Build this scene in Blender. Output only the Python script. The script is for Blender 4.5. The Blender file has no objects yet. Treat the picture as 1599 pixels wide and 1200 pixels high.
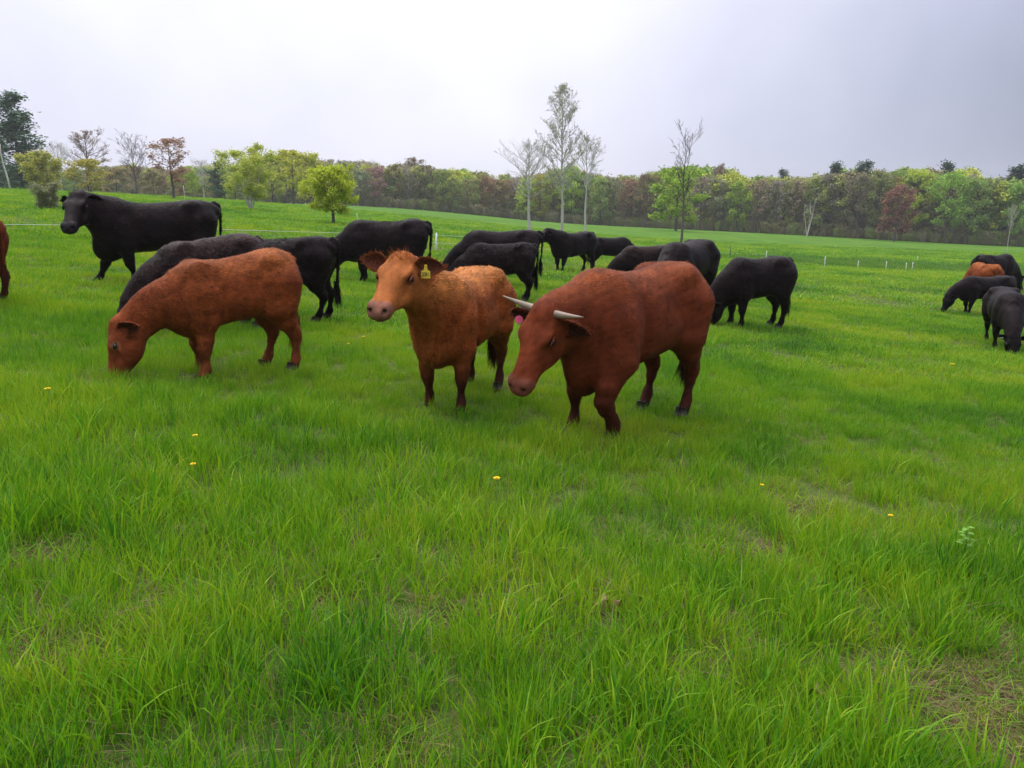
import bpy, math, random
import numpy as np
from mathutils import Vector, Matrix

# ------------------------------------------------------------------ camera, sky, sun, exposure
SC = bpy.context.scene
COL = SC.collection
W0, H0, F0 = 1599.0, 1200.0, 1231.0            # size and focal length of the photograph in its own pixels
PITCH = math.atan(300.0 / F0)
CAM_Z = 1.65
cam_d = bpy.data.cameras.new('camera')
cam_d.sensor_width = 36.0
cam_d.lens = 36.0 * F0 / W0
cam_d.clip_start = 0.05
cam_d.clip_end = 4000.0
cam = bpy.data.objects.new('camera', cam_d)
COL.objects.link(cam)
cam.location = (0, 0, CAM_Z)
cam.rotation_euler = (math.radians(90) - PITCH, 0, 0)
SC.camera = cam

SUN_EL, SUN_AZ = math.radians(60), math.radians(-48)      # azimuth from +Y, clockwise positive
SUN_DIR = Vector((math.sin(SUN_AZ) * math.cos(SUN_EL), math.cos(SUN_AZ) * math.cos(SUN_EL), math.sin(SUN_EL)))
sun_d = bpy.data.lights.new('sun', 'SUN')
sun_d.energy = 1.5
sun_d.angle = math.radians(30)
sun_d.color = (1.0, 0.95, 0.87)
sun = bpy.data.objects.new('sun', sun_d)
COL.objects.link(sun)
sun.rotation_euler = SUN_DIR.to_track_quat('Z', 'Y').to_euler()
sun.location = (0, 0, 40)

world = bpy.data.worlds.new('World')
SC.world = world
world.use_nodes = True
SC.view_settings.view_transform = 'Standard'
SC.view_settings.look = 'None'
SC.view_settings.gamma = 1.0
SC.view_settings.exposure = 0.28
SC.view_settings.use_curve_mapping = False
SC.cycles.use_denoising = True
SC.cycles.max_bounces = 6
SC.cycles.diffuse_bounces = 3
SC.cycles.glossy_bounces = 2
SC.cycles.transmission_bounces = 3
SC.cycles.transparent_max_bounces = 4


class NT:
    """small helper round a node tree"""
    def __init__(self, tree):
        self.t = tree
        self.n = tree.nodes
    def node(self, kind, **kw):
        nd = self.n.new(kind)
        for k, v in kw.items():
            if k == 'inp':
                for a, b in v.items():
                    nd.inputs[a].default_value = b
            else:
                setattr(nd, k, v)
        return nd
    def link(self, a, b):
        self.t.links.new(a, b)
    def math(self, op, a, b=None, clamp=False):
        nd = self.n.new('ShaderNodeMath'); nd.operation = op; nd.use_clamp = clamp
        for i, v in enumerate((a, b)):
            if v is None: continue
            if hasattr(v, 'is_linked'): self.link(v, nd.inputs[i])
            else: nd.inputs[i].default_value = v
        return nd.outputs[0]
    def ramp(self, fac, stops, interp='LINEAR'):
        nd = self.n.new('ShaderNodeValToRGB')
        cr = nd.color_ramp; cr.interpolation = interp
        while len(cr.elements) < len(stops): cr.elements.new(0.5)
        for e, (p, c) in zip(cr.elements, stops):
            e.position = p; e.color = (c[0], c[1], c[2], 1) if not isinstance(c, (int, float)) else (c, c, c, 1)
        self.link(fac, nd.inputs[0])
        return nd.outputs[0]
    def mix(self, fac, a, b, kind='MIX'):
        nd = self.n.new('ShaderNodeMix'); nd.data_type = 'RGBA'; nd.blend_type = kind
        for i, v in ((0, fac), (6, a), (7, b)):
            if hasattr(v, 'is_linked'): self.link(v, nd.inputs[i])
            else: nd.inputs[i].default_value = v if i == 0 else (v[0], v[1], v[2], 1)
        return nd.outputs[2]
    def noise(self, vec, scale, detail=2.0, rough=0.5, distort=0.0):
        nd = self.n.new('ShaderNodeTexNoise')
        nd.inputs['Scale'].default_value = scale
        nd.inputs['Detail'].default_value = detail
        nd.inputs['Roughness'].default_value = rough
        nd.inputs['Distortion'].default_value = distort
        if vec is not None: self.link(vec, nd.inputs['Vector'])
        return nd.outputs[0]


def build_world():
    world.node_tree.nodes.clear()
    g = NT(world.node_tree)
    sky = g.node('ShaderNodeTexSky', sky_type='NISHITA', sun_disc=False, sun_elevation=SUN_EL, sun_rotation=SUN_AZ,
                 air_density=1.0, dust_density=2.0, ozone_density=1.0)
    tc = g.node('ShaderNodeTexCoord')
    nrm = g.node('ShaderNodeVectorMath', operation='NORMALIZE')
    g.link(tc.outputs['Generated'], nrm.inputs[0])
    d = nrm.outputs[0]
    # an even cloud deck: brighter where it is thin, a heavier grey-blue bank to the right
    def dot(v):
        nd = g.node('ShaderNodeVectorMath', operation='DOT_PRODUCT')
        g.link(d, nd.inputs[0]); nd.inputs[1].default_value = v
        return nd.outputs['Value']
    thin = g.math('POWER', g.math('MAXIMUM', dot(Vector((-0.13, 0.97, 0.16)).normalized()), 0.0), 7.0)
    n1 = g.noise(d, 1.6, 4.0, 0.5, 0.4)
    n2 = g.noise(d, 5.0, 4.0, 0.5, 0.2)
    cloud_n = g.math('ADD', g.math('MULTIPLY', g.math('SUBTRACT', n1, 0.5), 0.42), g.math('MULTIPLY', g.math('SUBTRACT', n2, 0.5), 0.15))
    east = g.math('MULTIPLY', g.math('MAXIMUM', g.math('SUBTRACT', dot(Vector((1.0, 0.35, 0.05)).normalized()), 0.42), 0.0), 1.15)
    broad = g.math('MULTIPLY', g.math('ADD', dot(Vector((-0.13, 0.97, 0.16)).normalized()), 1.0), 0.5)
    lum = g.math('ADD', g.math('MULTIPLY', thin, 0.12), g.math('ADD', g.math('MULTIPLY', broad, 0.36), 0.335))
    lum = g.math('ADD', lum, cloud_n)
    lum = g.math('SUBTRACT', lum, g.math('MULTIPLY', east, 0.48))
    lum = g.math('ADD', lum, g.math('MULTIPLY', g.math('POWER', g.math('MAXIMUM', dot((0, 0, 1)), 0.0), 2.0), 1.75))     # an overcast sky is brightest overhead
    tint = g.ramp(lum, [(0.30, (0.73, 0.80, 1.08)), (0.55, (0.84, 0.89, 1.14)), (0.74, (0.93, 0.94, 1.14)), (0.9, (1.0, 1.0, 1.08))])
    scl = g.node('ShaderNodeVectorMath', operation='SCALE')
    g.link(tint, scl.inputs[0]); g.link(lum, scl.inputs['Scale'])
    sk = g.node('ShaderNodeVectorMath', operation='SCALE')
    g.link(sky.outputs[0], sk.inputs[0]); sk.inputs['Scale'].default_value = 0.10
    col = g.mix(0.92, sk.outputs[0], scl.outputs[0])
    bg = g.node('ShaderNodeBackground')
    g.link(col, bg.inputs[0]); bg.inputs[1].default_value = 1.0
    out = g.node('ShaderNodeOutputWorld')
    g.link(bg.outputs[0], out.inputs[0])
build_world()

# ------------------------------------------------------------------ small helpers
def tag(o, label=None, cat=None, group=None, kind=None):
    if label: o['label'] = label
    if cat: o['category'] = cat
    if group: o['group'] = group
    if kind: o['kind'] = kind
    return o

def empty(name, loc=(0, 0, 0), rz=0.0):
    o = bpy.data.objects.new(name, None)
    COL.objects.link(o)
    o.location = loc; o.rotation_euler = (0, 0, rz)
    o.empty_display_size = 0.2
    return o

def mesh_np(name, V, F, mat=None, smooth=True):
    """V: (n,3) array; F: list/array of faces (all of one size, or a list of lists)"""
    me = bpy.data.meshes.new(name)
    V = np.asarray(V, np.float32)
    if isinstance(F, np.ndarray):
        nf, k = F.shape
        me.vertices.add(len(V)); me.vertices.foreach_set('co', V.ravel())
        me.loops.add(nf * k); me.loops.foreach_set('vertex_index', F.astype(np.int32).ravel())
        me.polygons.add(nf)
        me.polygons.foreach_set('loop_start', np.arange(0, nf * k, k, dtype=np.int32))
        if smooth: me.polygons.foreach_set('use_smooth', np.ones(nf, bool))
        me.update(calc_edges=True)
    else:
        me.from_pydata([tuple(v) for v in V], [], F)
        if smooth: me.polygons.foreach_set('use_smooth', np.ones(len(me.polygons), bool))
        me.update()
    if mat: me.materials.append(mat)
    return me

def set_color(me, name, arr):
    at_ = me.attributes.new(name, 'FLOAT_COLOR', 'POINT')
    a = np.ones((len(me.vertices), 4), np.float32); a[:, :3] = arr
    at_.data.foreach_set('color', a.ravel())

def set_float(me, name, arr):
    at_ = me.attributes.new(name, 'FLOAT', 'POINT')
    at_.data.foreach_set('value', np.asarray(arr, np.float32).ravel())

def obj(name, me, parent=None):
    o = bpy.data.objects.new(name, me)
    COL.objects.link(o)
    if parent is not None: o.parent = parent
    return o

class MB:
    """collects simple shapes for one mesh"""
    def __init__(self): self.v = []; self.f = []
    def add(self, V, F):
        b = len(self.v)
        self.v += [tuple(p) for p in V]
        self.f += [[i + b for i in q] for q in F]
    def tube(self, pts, rad, n=6, cap=True):
        pts = [Vector(p) for p in pts]
        rings = []
        ref = None
        for i, p in enumerate(pts):
            t = (pts[min(i + 1, len(pts) - 1)] - pts[max(i - 1, 0)]).normalized()
            if ref is None:
                ref = t.orthogonal().normalized()
            ref = (ref - t * ref.dot(t)).normalized()
            b = t.cross(ref)
            r = rad[i] if hasattr(rad, '__len__') else rad
            rings.append([p + (ref * math.cos(2 * math.pi * k / n) + b * math.sin(2 * math.pi * k / n)) * r for k in range(n)])
        V = [q for r in rings for q in r]
        F = []
        for i in range(len(rings) - 1):
            for k in range(n):
                a, c = i * n + k, i * n + (k + 1) % n
                F.append([a, c, c + n, a + n])
        if cap:
            F.append(list(range(n))[::-1]); F.append([len(V) - n + k for k in range(n)])
        self.add(V, F)
    def box(self, c, s):
        x, y, z = s[0] / 2, s[1] / 2, s[2] / 2
        V = [(c[0] + a * x, c[1] + b * y, c[2] + d * z) for a in (-1, 1) for b in (-1, 1) for d in (-1, 1)]
        self.add(V, [[0, 1, 3, 2], [4, 6, 7, 5], [0, 4, 5, 1], [2, 3, 7, 6], [0, 2, 6, 4], [1, 5, 7, 3]])
    def ball(self, c, r, nu=12, nv=8, axes=None):
        r = (r, r, r) if not hasattr(r, '__len__') else r
        A = axes or (Vector((1, 0, 0)), Vector((0, 1, 0)), Vector((0, 0, 1)))
        V = []; F = []
        for j in range(nv + 1):
            th = math.pi * j / nv
            for i in range(nu):
                ph = 2 * math.pi * i / nu
                q = (math.sin(th) * math.cos(ph) * r[0], math.sin(th) * math.sin(ph) * r[1], math.cos(th) * r[2])
                V.append(Vector(c) + A[0] * q[0] + A[1] * q[1] + A[2] * q[2])
        for j in range(nv):
            for i in range(nu):
                a, b = j * nu + i, j * nu + (i + 1) % nu
                F.append([a, a + nu, b + nu, b])
        self.add(V, F)
    def build(self, name, mat, parent=None, smooth=True):
        return obj(name, mesh_np(name, np.array(self.v), self.f, mat, smooth), parent)

# ------------------------------------------------------------------ terrain
def smooth_over(v, k):
    return k * np.logaddexp(0.0, v / k)

def terrain(x, y):
    x = np.asarray(x, float); y = np.asarray(y, float)
    zr = -1.6 * np.tanh(0.092 * x / 1.6) - 0.045 * smooth_over(x - 22.0, 5.0)
    zl = -3.7 * np.tanh(0.092 * x / 3.7) - 0.045 * smooth_over(x - 22.0, 5.0)
    z = np.where(x > 0, zr, zl)
    z = z - 0.016 * y - 0.0095 * smooth_over(y - 45.0, 8.0)
    z = z + 0.025 * np.sin(x * 0.9 + 1.3) * np.sin(y * 0.8 + .4) + 0.012 * np.sin(x * 2.3 + y * 1.7) * np.sin(y * 2.9 - x)
    far = np.clip((np.hypot(x, y) - 25) / 60, 0, 1)
    z = z + far * (0.25 * np.sin(x * 0.055 + 0.6) * np.sin(y * 0.05 + 1.0))
    return z

def tz(x, y): return float(terrain(x, y))

SP, CP = math.sin(PITCH), math.cos(PITCH)
def ray(px, py):
    u = (px - W0 / 2) / F0; v = (py - H0 / 2) / F0
    return u, CP - v * SP, -SP - v * CP
def at_depth(px, py, Y):
    dx, dy, dz = ray(px, py)
    return dx / dy * Y, Y, CAM_Z + dz / dy * Y
def on_ground(px, py, lift=0.0):
    """the point of the ground that the photograph shows at this pixel (or below something lift metres high that it shows there)"""
    dx, dy, dz = ray(px, py)
    lo = 1.0
    for k in range(4000):
        hi = lo * 1.01
        if CAM_Z + dz / dy * hi < tz(dx / dy * hi, hi) + lift:
            for _ in range(30):
                m = (lo + hi) / 2
                if CAM_Z + dz / dy * m < tz(dx / dy * m, m) + lift: hi = m
                else: lo = m
            return dx / dy * hi, hi, tz(dx / dy * hi, hi)
        lo = hi
        if lo > 900: break
    return dx / dy * 150, 150.0, tz(dx / dy * 150, 150)

# ------------------------------------------------------------------ materials
def new_mat(name):
    m = bpy.data.materials.new(name); m.use_nodes = True
    m.node_tree.nodes.clear()
    g = NT(m.node_tree)
    out = g.node('ShaderNodeOutputMaterial')
    return m, g, out

def plain(name, col, rough=0.6, spec=0.3, noise=0.15, nscale=30.0, metal=0.0):
    m, g, out = new_mat(name)
    b = g.node('ShaderNodeBsdfPrincipled', inp={'Roughness': rough, 'Specular IOR Level': spec, 'Metallic': metal})
    tc = g.node('ShaderNodeTexCoord')
    n = g.noise(tc.outputs['Object'], nscale, 3.0, 0.6)
    c = g.mix(n, [max(0, c * (1 - noise * 2)) for c in col], [min(1, c * (1 + noise * 2)) for c in col])
    g.link(c, b.inputs['Base Color'])
    g.link(b.outputs[0], out.inputs[0])
    return m

def meadow_tone(g, pos):
    """large drifts of colour that grass and the ground under it share: world position only"""
    n1 = g.noise(pos, 0.22, 3.0, 0.6, 0.3)
    n2 = g.noise(pos, 0.9, 3.0, 0.6, 0.2)
    t = g.math('ADD', g.math('MULTIPLY', n1, 0.6), g.math('MULTIPLY', n2, 0.4))
    return t

def grass_mat():
    m, g, out = new_mat('grass_blades')
    geo = g.node('ShaderNodeNewGeometry')
    t = meadow_tone(g, geo.outputs['Position'])
    a = g.node('ShaderNodeAttribute', attribute_name='blade')          # r: random, g: dryness, b: dark coarse kind
    sep = g.node('ShaderNodeSeparateColor'); g.link(a.outputs['Color'], sep.inputs[0])
    oi = g.node('ShaderNodeObjectInfo')
    fac = g.math('ADD', g.math('SUBTRACT', g.math('MULTIPLY', t, 1.25), 0.25), g.math('MULTIPLY', sep.outputs[0], 0.30))
    fac = g.math('ADD', fac, g.math('MULTIPLY', g.math('SUBTRACT', oi.outputs['Random'], 0.5), 0.12))
    green = g.ramp(fac, [(0.29, (0.030, 0.150, 0.014)), (0.42, (0.098, 0.310, 0.008)), (0.56, (0.200, 0.410, 0.008)), (0.76, (0.39, 0.47, 0.025))])
    dry = g.ramp(sep.outputs[0], [(0.0, (0.20, 0.16, 0.06)), (0.5, (0.30, 0.24, 0.11)), (1.0, (0.14, 0.085, 0.045))])
    green = g.mix(g.math('MULTIPLY', sep.outputs[2], 0.6), green, (0.050, 0.165, 0.040))        # the coarser, darker kind of the unmown strip
    col = g.mix(sep.outputs[1], green, dry)
    b = g.node('ShaderNodeBsdfPrincipled', inp={'Roughness': 0.5, 'Specular IOR Level': 0.22})
    g.link(col, b.inputs['Base Color'])
    tr = g.node('ShaderNodeBsdfTranslucent')
    tcol = g.mix(1.0, col, (1.15, 1.1, 0.6), 'MULTIPLY')
    g.link(tcol, tr.inputs[0])
    mx = g.node('ShaderNodeMixShader', inp={0: 0.38})
    g.link(b.outputs[0], mx.inputs[1]); g.link(tr.outputs[0], mx.inputs[2])
    g.link(mx.outputs[0], out.inputs[0])
    return m

def ground_mat():
    m, g, out = new_mat('pasture_ground')
    geo = g.node('ShaderNodeNewGeometry')
    pos = geo.outputs['Position']
    t = meadow_tone(g, pos)
    green = g.ramp(t, [(0.33, (0.035, 0.125, 0.008)), (0.47, (0.075, 0.195, 0.009)), (0.58, (0.110, 0.235, 0.014)), (0.72, (0.155, 0.245, 0.026))])
    nf = g.noise(pos, 6.0, 4.0, 0.7)
    green = g.mix(g.math('MULTIPLY', nf, 0.55), green, (0.045, 0.075, 0.012))
    # bare, trodden soil and old thatch between the tufts
    soil = g.ramp(g.noise(pos, 14.0, 5.0, 0.7), [(0.3, (0.030, 0.022, 0.013)), (0.55, (0.085, 0.066, 0.036)), (0.75, (0.16, 0.125, 0.065))])
    at_ = g.node('ShaderNodeAttribute', attribute_name='bare')
    col = g.mix(at_.outputs['Fac'], green, soil)
    # the tall unmown strip and the pale track, with shapes of their own on the ground
    st = g.node('ShaderNodeAttribute', attribute_name='strip')
    col = g.mix(g.math('MULTIPLY', st.outputs['Fac'], 0.7), col, (0.045, 0.125, 0.028))
    pt = g.node('ShaderNodeAttribute', attribute_name='track')
    col = g.mix(pt.outputs['Fac'], col, (0.13, 0.12, 0.07))
    b = g.node('ShaderNodeBsdfPrincipled', inp={'Roughness': 0.9, 'Specular IOR Level': 0.1})
    g.link(col, b.inputs['Base Color'])
    bp = g.node('ShaderNodeBump', inp={'Strength': 0.6, 'Distance': 0.06})
    g.link(g.noise(pos, 9.0, 5.0, 0.75), bp.inputs['Height'])
    g.link(bp.outputs[0], b.inputs['Normal'])
    g.link(b.outputs[0], out.inputs[0])
    return m

def coat_mat(name, rough, spec, bump=True, sheen=0.0, tint=None):
    """cattle coat: colour comes from the animal's own markings, hair gives the grain"""
    m, g, out = new_mat(name)
    a = g.node('ShaderNodeAttribute', attribute_name='coat')
    tc = g.node('ShaderNodeTexCoord')
    n = g.noise(tc.outputs['Object'], 9.0, 4.0, 0.6, 0.6)
    mp = g.node('ShaderNodeMapping', inp={'Scale': (18.0, 60.0, 42.0)})
    g.link(tc.outputs['Object'], mp.inputs[0])
    n2 = g.noise(mp.outputs[0], 1.6, 4.0, 0.7, 0.5)
    v = g.ramp(g.math('ADD', g.math('MULTIPLY', n, 0.6), g.math('MULTIPLY', n2, 0.4)), [(0.36, 0.70), (0.5, 1.0), (0.64, 1.3)])
    c = g.mix(1.0, a.outputs['Color'], v, 'MULTIPLY')
    b = g.node('ShaderNodeBsdfPrincipled', inp={'Roughness': rough, 'Specular IOR Level': spec})
    if tint: b.inputs['Specular Tint'].default_value = (*tint, 1)
    if sheen:
        b.inputs['Sheen Weight'].default_value = sheen
        b.inputs['Sheen Roughness'].default_value = 0.45
    g.link(c, b.inputs['Base Color'])
    if bump:
        bp = g.node('ShaderNodeBump', inp={'Strength': 0.35, 'Distance': 0.012})
        g.link(n2, bp.inputs['Height']); g.link(bp.outputs[0], b.inputs['Normal'])
    g.link(b.outputs[0], out.inputs[0])
    return m

def leaf_mat(name, trans=0.42):
    m, g, out = new_mat(name)
    oi = g.node('ShaderNodeObjectInfo')
    a = g.node('ShaderNodeAttribute', attribute_name='leaf')
    col = g.mix(1.0, oi.outputs['Color'], g.ramp(a.outputs['Fac'], [(0.0, 0.55), (0.5, 1.1), (1.0, 1.7)]), 'MULTIPLY')
    hs = g.node('ShaderNodeHueSaturation')
    g.link(g.math('ADD', g.math('MULTIPLY', a.outputs['Fac'], 0.05), 0.475), hs.inputs['Hue']); g.link(col, hs.inputs['Color'])
    b = g.node('ShaderNodeBsdfPrincipled', inp={'Roughness': 0.6, 'Specular IOR Level': 0.2})
    g.link(hs.outputs[0], b.inputs['Base Color'])
    tr = g.node('ShaderNodeBsdfTranslucent'); g.link(hs.outputs[0], tr.inputs[0])
    mx = g.node('ShaderNodeMixShader', inp={0: trans})
    g.link(b.outputs[0], mx.inputs[1]); g.link(tr.outputs[0], mx.inputs[2])
    g.link(mx.outputs[0], out.inputs[0])
    return m

def deep_leaf_mat():
    m, g, out = new_mat('deep_wood_leaves')
    a = g.node('ShaderNodeAttribute', attribute_name='tint')
    b = g.node('ShaderNodeBsdfPrincipled', inp={'Roughness': 0.7, 'Specular IOR Level': 0.15})
    g.link(a.outputs['Color'], b.inputs['Base Color']); g.link(b.outputs[0], out.inputs[0])
    return m

def bark_mat(name, c1, c2, scale=3.0):
    m, g, out = new_mat(name)
    tc = g.node('ShaderNodeTexCoord')
    mp = g.node('ShaderNodeMapping', inp={'Scale': (6.0, 6.0, 1.5)})
    g.link(tc.outputs['Object'], mp.inputs[0])
    n = g.noise(mp.outputs[0], scale, 4.0, 0.7)
    col = g.ramp(n, [(0.35, c1), (0.65, c2)])
    b = g.node('ShaderNodeBsdfPrincipled', inp={'Roughness': 0.9, 'Specular IOR Level': 0.1})
    g.link(col, b.inputs['Base Color']); g.link(b.outputs[0], out.inputs[0])
    return m

M = {
    'grass': grass_mat(), 'ground': ground_mat(),
    'coat': coat_mat('red_coat', 0.65, 0.08), 'coat_hair': coat_mat('red_coat_hair', 0.55, 0.10, False),
    'coat_black': coat_mat('black_coat', 0.5, 0.10, tint=(.9, .72, .74)), 'coat_black_hair': coat_mat('black_coat_hair', 0.42, 0.15, False, tint=(.9, .72, .74)),
    'horn': plain('horn', (0.26, 0.195, 0.145), 0.4, 0.3, 0.3, 9.0),
    'eye': plain('eye', (0.008, 0.006, 0.005), 0.12, 0.6, 0.1),
    'hoof': plain('hoof', (0.030, 0.024, 0.020), 0.5, 0.3),
    'tag_yellow': plain('yellow_tag_plastic', (0.62, 0.46, 0.03), 0.4, 0.4, 0.05),
    'tag_pink': plain('pink_tag_plastic', (0.80, 0.12, 0.24), 0.4, 0.4, 0.05),
    'tag_blue': plain('pale_tag_plastic', (0.45, 0.50, 0.55), 0.4, 0.4, 0.05),
    'ink': plain('black_marker_ink', (0.02, 0.02, 0.02), 0.6),
    'leaf': leaf_mat('spring_leaves'), 'needle': leaf_mat('pine_needles', 0.1), 'deep_leaf': deep_leaf_mat(),
    'bark': bark_mat('grey_brown_bark', (0.060, 0.050, 0.042), (0.17, 0.145, 0.125)),
    'bark_pale': bark_mat('pale_bark', (0.36, 0.34, 0.32), (0.55, 0.53, 0.50)),
    'bark_birch': bark_mat('birch_bark', (0.40, 0.38, 0.34), (0.62, 0.60, 0.55)),
    'white_plastic': plain('white_fence_plastic', (0.72, 0.73, 0.72), 0.5, 0.4, 0.04),
    'wire': plain('white_fence_tape', (0.75, 0.76, 0.74), 0.5, 0.3, 0.05),
    'steel': plain('green_steel_post', (0.06, 0.085, 0.06), 0.6, 0.3),
    'petal': plain('dandelion_petals', (0.80, 0.55, 0.010), 0.6, 0.2, 0.15, 60.0),
    'stem': plain('soft_green_stem', (0.14, 0.26, 0.04), 0.5, 0.3),
    'weed': plain('pale_green_weed_leaf', (0.13, 0.30, 0.02), 0.5, 0.3),
    'dead_leaf': plain('dead_leaf', (0.20, 0.13, 0.065), 0.8, 0.2),
    'dung': plain('dry_dung', (0.075, 0.052, 0.034), 0.95, 0.05, 0.3, 20.0),
}
# ------------------------------------------------------------------ ground sheet
RNG = np.random.default_rng(7)

BARE = [on_ground(*p) + (r,) for p, r in (((1545, 1150), .29), ((1460, 1085), .22), ((1555, 1010), .16), ((1375, 968), .10), ((1300, 1120), .12),
        ((935, 920), .10), ((1020, 700 + 150), .12), ((1180, 860), .16), ((715, 945), .10), ((230, 950), .09), ((110, 1005), .08), ((450, 905), .10),
        ((1230, 800), .14), ((60, 880), .12), ((330, 830), .10), ((1490, 740), .14), ((1080, 1045), .12), ((20, 1040), .12), ((620, 1170), .10), ((1590, 1085), .2))]

def bare_at(x, y):
    v = np.zeros_like(x)
    wob = 0.06 * np.sin(x * 9 + 1) * np.sin(y * 7.3) + 0.04 * np.sin(x * 23 + y * 17)
    for bx, by, bz, r in BARE:
        d = np.hypot((x - bx), (y - by) * 0.8) + wob
        v = np.maximum(v, np.clip((r * 1.25 - d) / (r * 0.8), 0, 1))
    return v

# the tall dark strip along the lower fence on the right
STRIP_N = [on_ground(p, q)[:2] for p, q in ((1090, 403), (1180, 409), (1290, 417), (1400, 423), (1500, 427), (1599, 431), (1700, 435))]     # near side
STRIP_F = [on_ground(p, q)[:2] for p, q in ((1090, 396), (1180, 399), (1290, 403), (1400, 408), (1500, 412), (1599, 416), (1700, 420))]     # far side
def strip_at(x, y):
    yn = np.interp(x, [q[0] for q in STRIP_N], [q[1] for q in STRIP_N]) + .5 * np.sin(x * 1.3)
    yf = np.interp(x, [q[0] for q in STRIP_F], [q[1] for q in STRIP_F]) + .7 * np.sin(x * .9)
    end = np.clip((x - STRIP_N[0][0]) / 3, 0, 1)
    return np.clip((y - yn) / 1.2, 0, 1) * np.clip((yf - y) / 2.0, 0, 1) * end

def track_at(x, y):
    yc = 96 + 0.05 * (x + 40) + 1.5 * np.sin(x * 0.2)
    a = np.clip((2.6 - np.abs(y - yc)) / 1.5, 0, 1) * np.clip((x + 47) / 4, 0, 1) * np.clip((-19 - x) / 5, 0, 1)
    yd = 34 + 0.18 * (x + 14)
    b = np.clip((1.3 - np.abs(y - yd)) / 1.2, 0, 1) * np.clip((-3 - x) / 3, 0, 1) * 0.35
    return np.maximum(a, b)

def make_ground():
    u = np.linspace(-1, 1, 281)
    xs = np.sinh(u * 7.2) / math.sinh(7.2) * 620
    v = np.linspace(0, 1, 300)
    ys = -25 + np.concatenate([np.linspace(0, 25.6, 40)[:-1], 26 + (np.sinh(np.linspace(0, 1, 260) * 5.6) / math.sinh(5.6)) * 900])
    X, Y = np.meshgrid(xs, ys)
    Z = terrain(X, Y)
    V = np.stack([X, Y, Z], -1).reshape(-1, 3)
    ny, nx = X.shape
    idx = np.arange(ny * nx).reshape(ny, nx)
    Fq = np.stack([idx[:-1, :-1], idx[:-1, 1:], idx[1:, 1:], idx[1:, :-1]], -1).reshape(-1, 4)
    me = mesh_np('pasture', V, Fq, M['ground'])
    x, y = V[:, 0].copy(), V[:, 1].copy()
    set_float(me, 'bare', np.maximum(bare_at(x, y), .6 * np.clip((42 - y) / 18, 0, 1)))      # old thatch lies under the near grass; set_float(me, 'strip', strip_at(x, y)); set_float(me, 'track', track_at(x, y))
    o = obj('pasture', me)
    tag(o, kind='structure')
make_ground()

# ------------------------------------------------------------------ grass: tufts of real blades, set out by geometry nodes
def tuft_mesh(name, seed, n, radius, hmin, hmax, width, dry=0.05, lean=0.5, seg=3, dark=0.0):
    r = np.random.default_rng(seed)
    V = []; F = []; C = []
    for i in range(n):
        a = r.uniform(0, 2 * math.pi); d = radius * math.sqrt(r.uniform())
        bx, by = d * math.cos(a), d * math.sin(a)
        h = r.uniform(hmin, hmax) * (1.0 - 0.25 * d / radius)
        la = a + r.normal(0, 0.9); ln = abs(r.normal(0.0, 1.0)) * lean * h + 0.05 * h + 0.15 * d
        fa = r.uniform(0, math.pi)
        isdry = 1.0 if r.uniform() < dry else (r.uniform(0, 0.12))
        if isdry == 1.0: h *= 0.7; ln *= 1.8
        w = width * r.uniform(0.6, 1.25)
        wx, wy = math.cos(fa) * w / 2, math.sin(fa) * w / 2
        rnd = r.uniform()
        b = len(V)
        bendp = r.uniform(1.6, 2.6)
        for k in range(seg + 1):
            t = k / seg
            ox = bx + math.cos(la) * ln * t ** bendp; oy = by + math.sin(la) * ln * t ** bendp
            z = h * (t - 0.28 * (ln / max(h, 1e-4)) * t ** 3) - 0.01
            ww = (1 - t ** 2.2) if k < seg else 0
            if k < seg:
                V += [(ox - wx * ww, oy - wy * ww, z), (ox + wx * ww, oy + wy * ww, z)]
                C += [(rnd, isdry, dark)] * 2
            else:
                V.append((ox, oy, z)); C.append((rnd, isdry, dark))
        for k in range(seg - 1):
            F.append([b + 2 * k, b + 2 * k + 1, b + 2 * k + 3, b + 2 * k + 2])
        F.append([b + 2 * seg - 2, b + 2 * seg - 1, b + 2 * seg])
    me = mesh_np(name, np.array(V), F, M['grass'])
    set_color(me, 'blade', np.array(C))
    return me

def source_collection(name, meshes):
    c = bpy.data.collections.new(name)
    for i, me in enumerate(meshes):
        c.objects.link(bpy.data.objects.new('%s_%02d' % (name, i), me))
    return c

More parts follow.
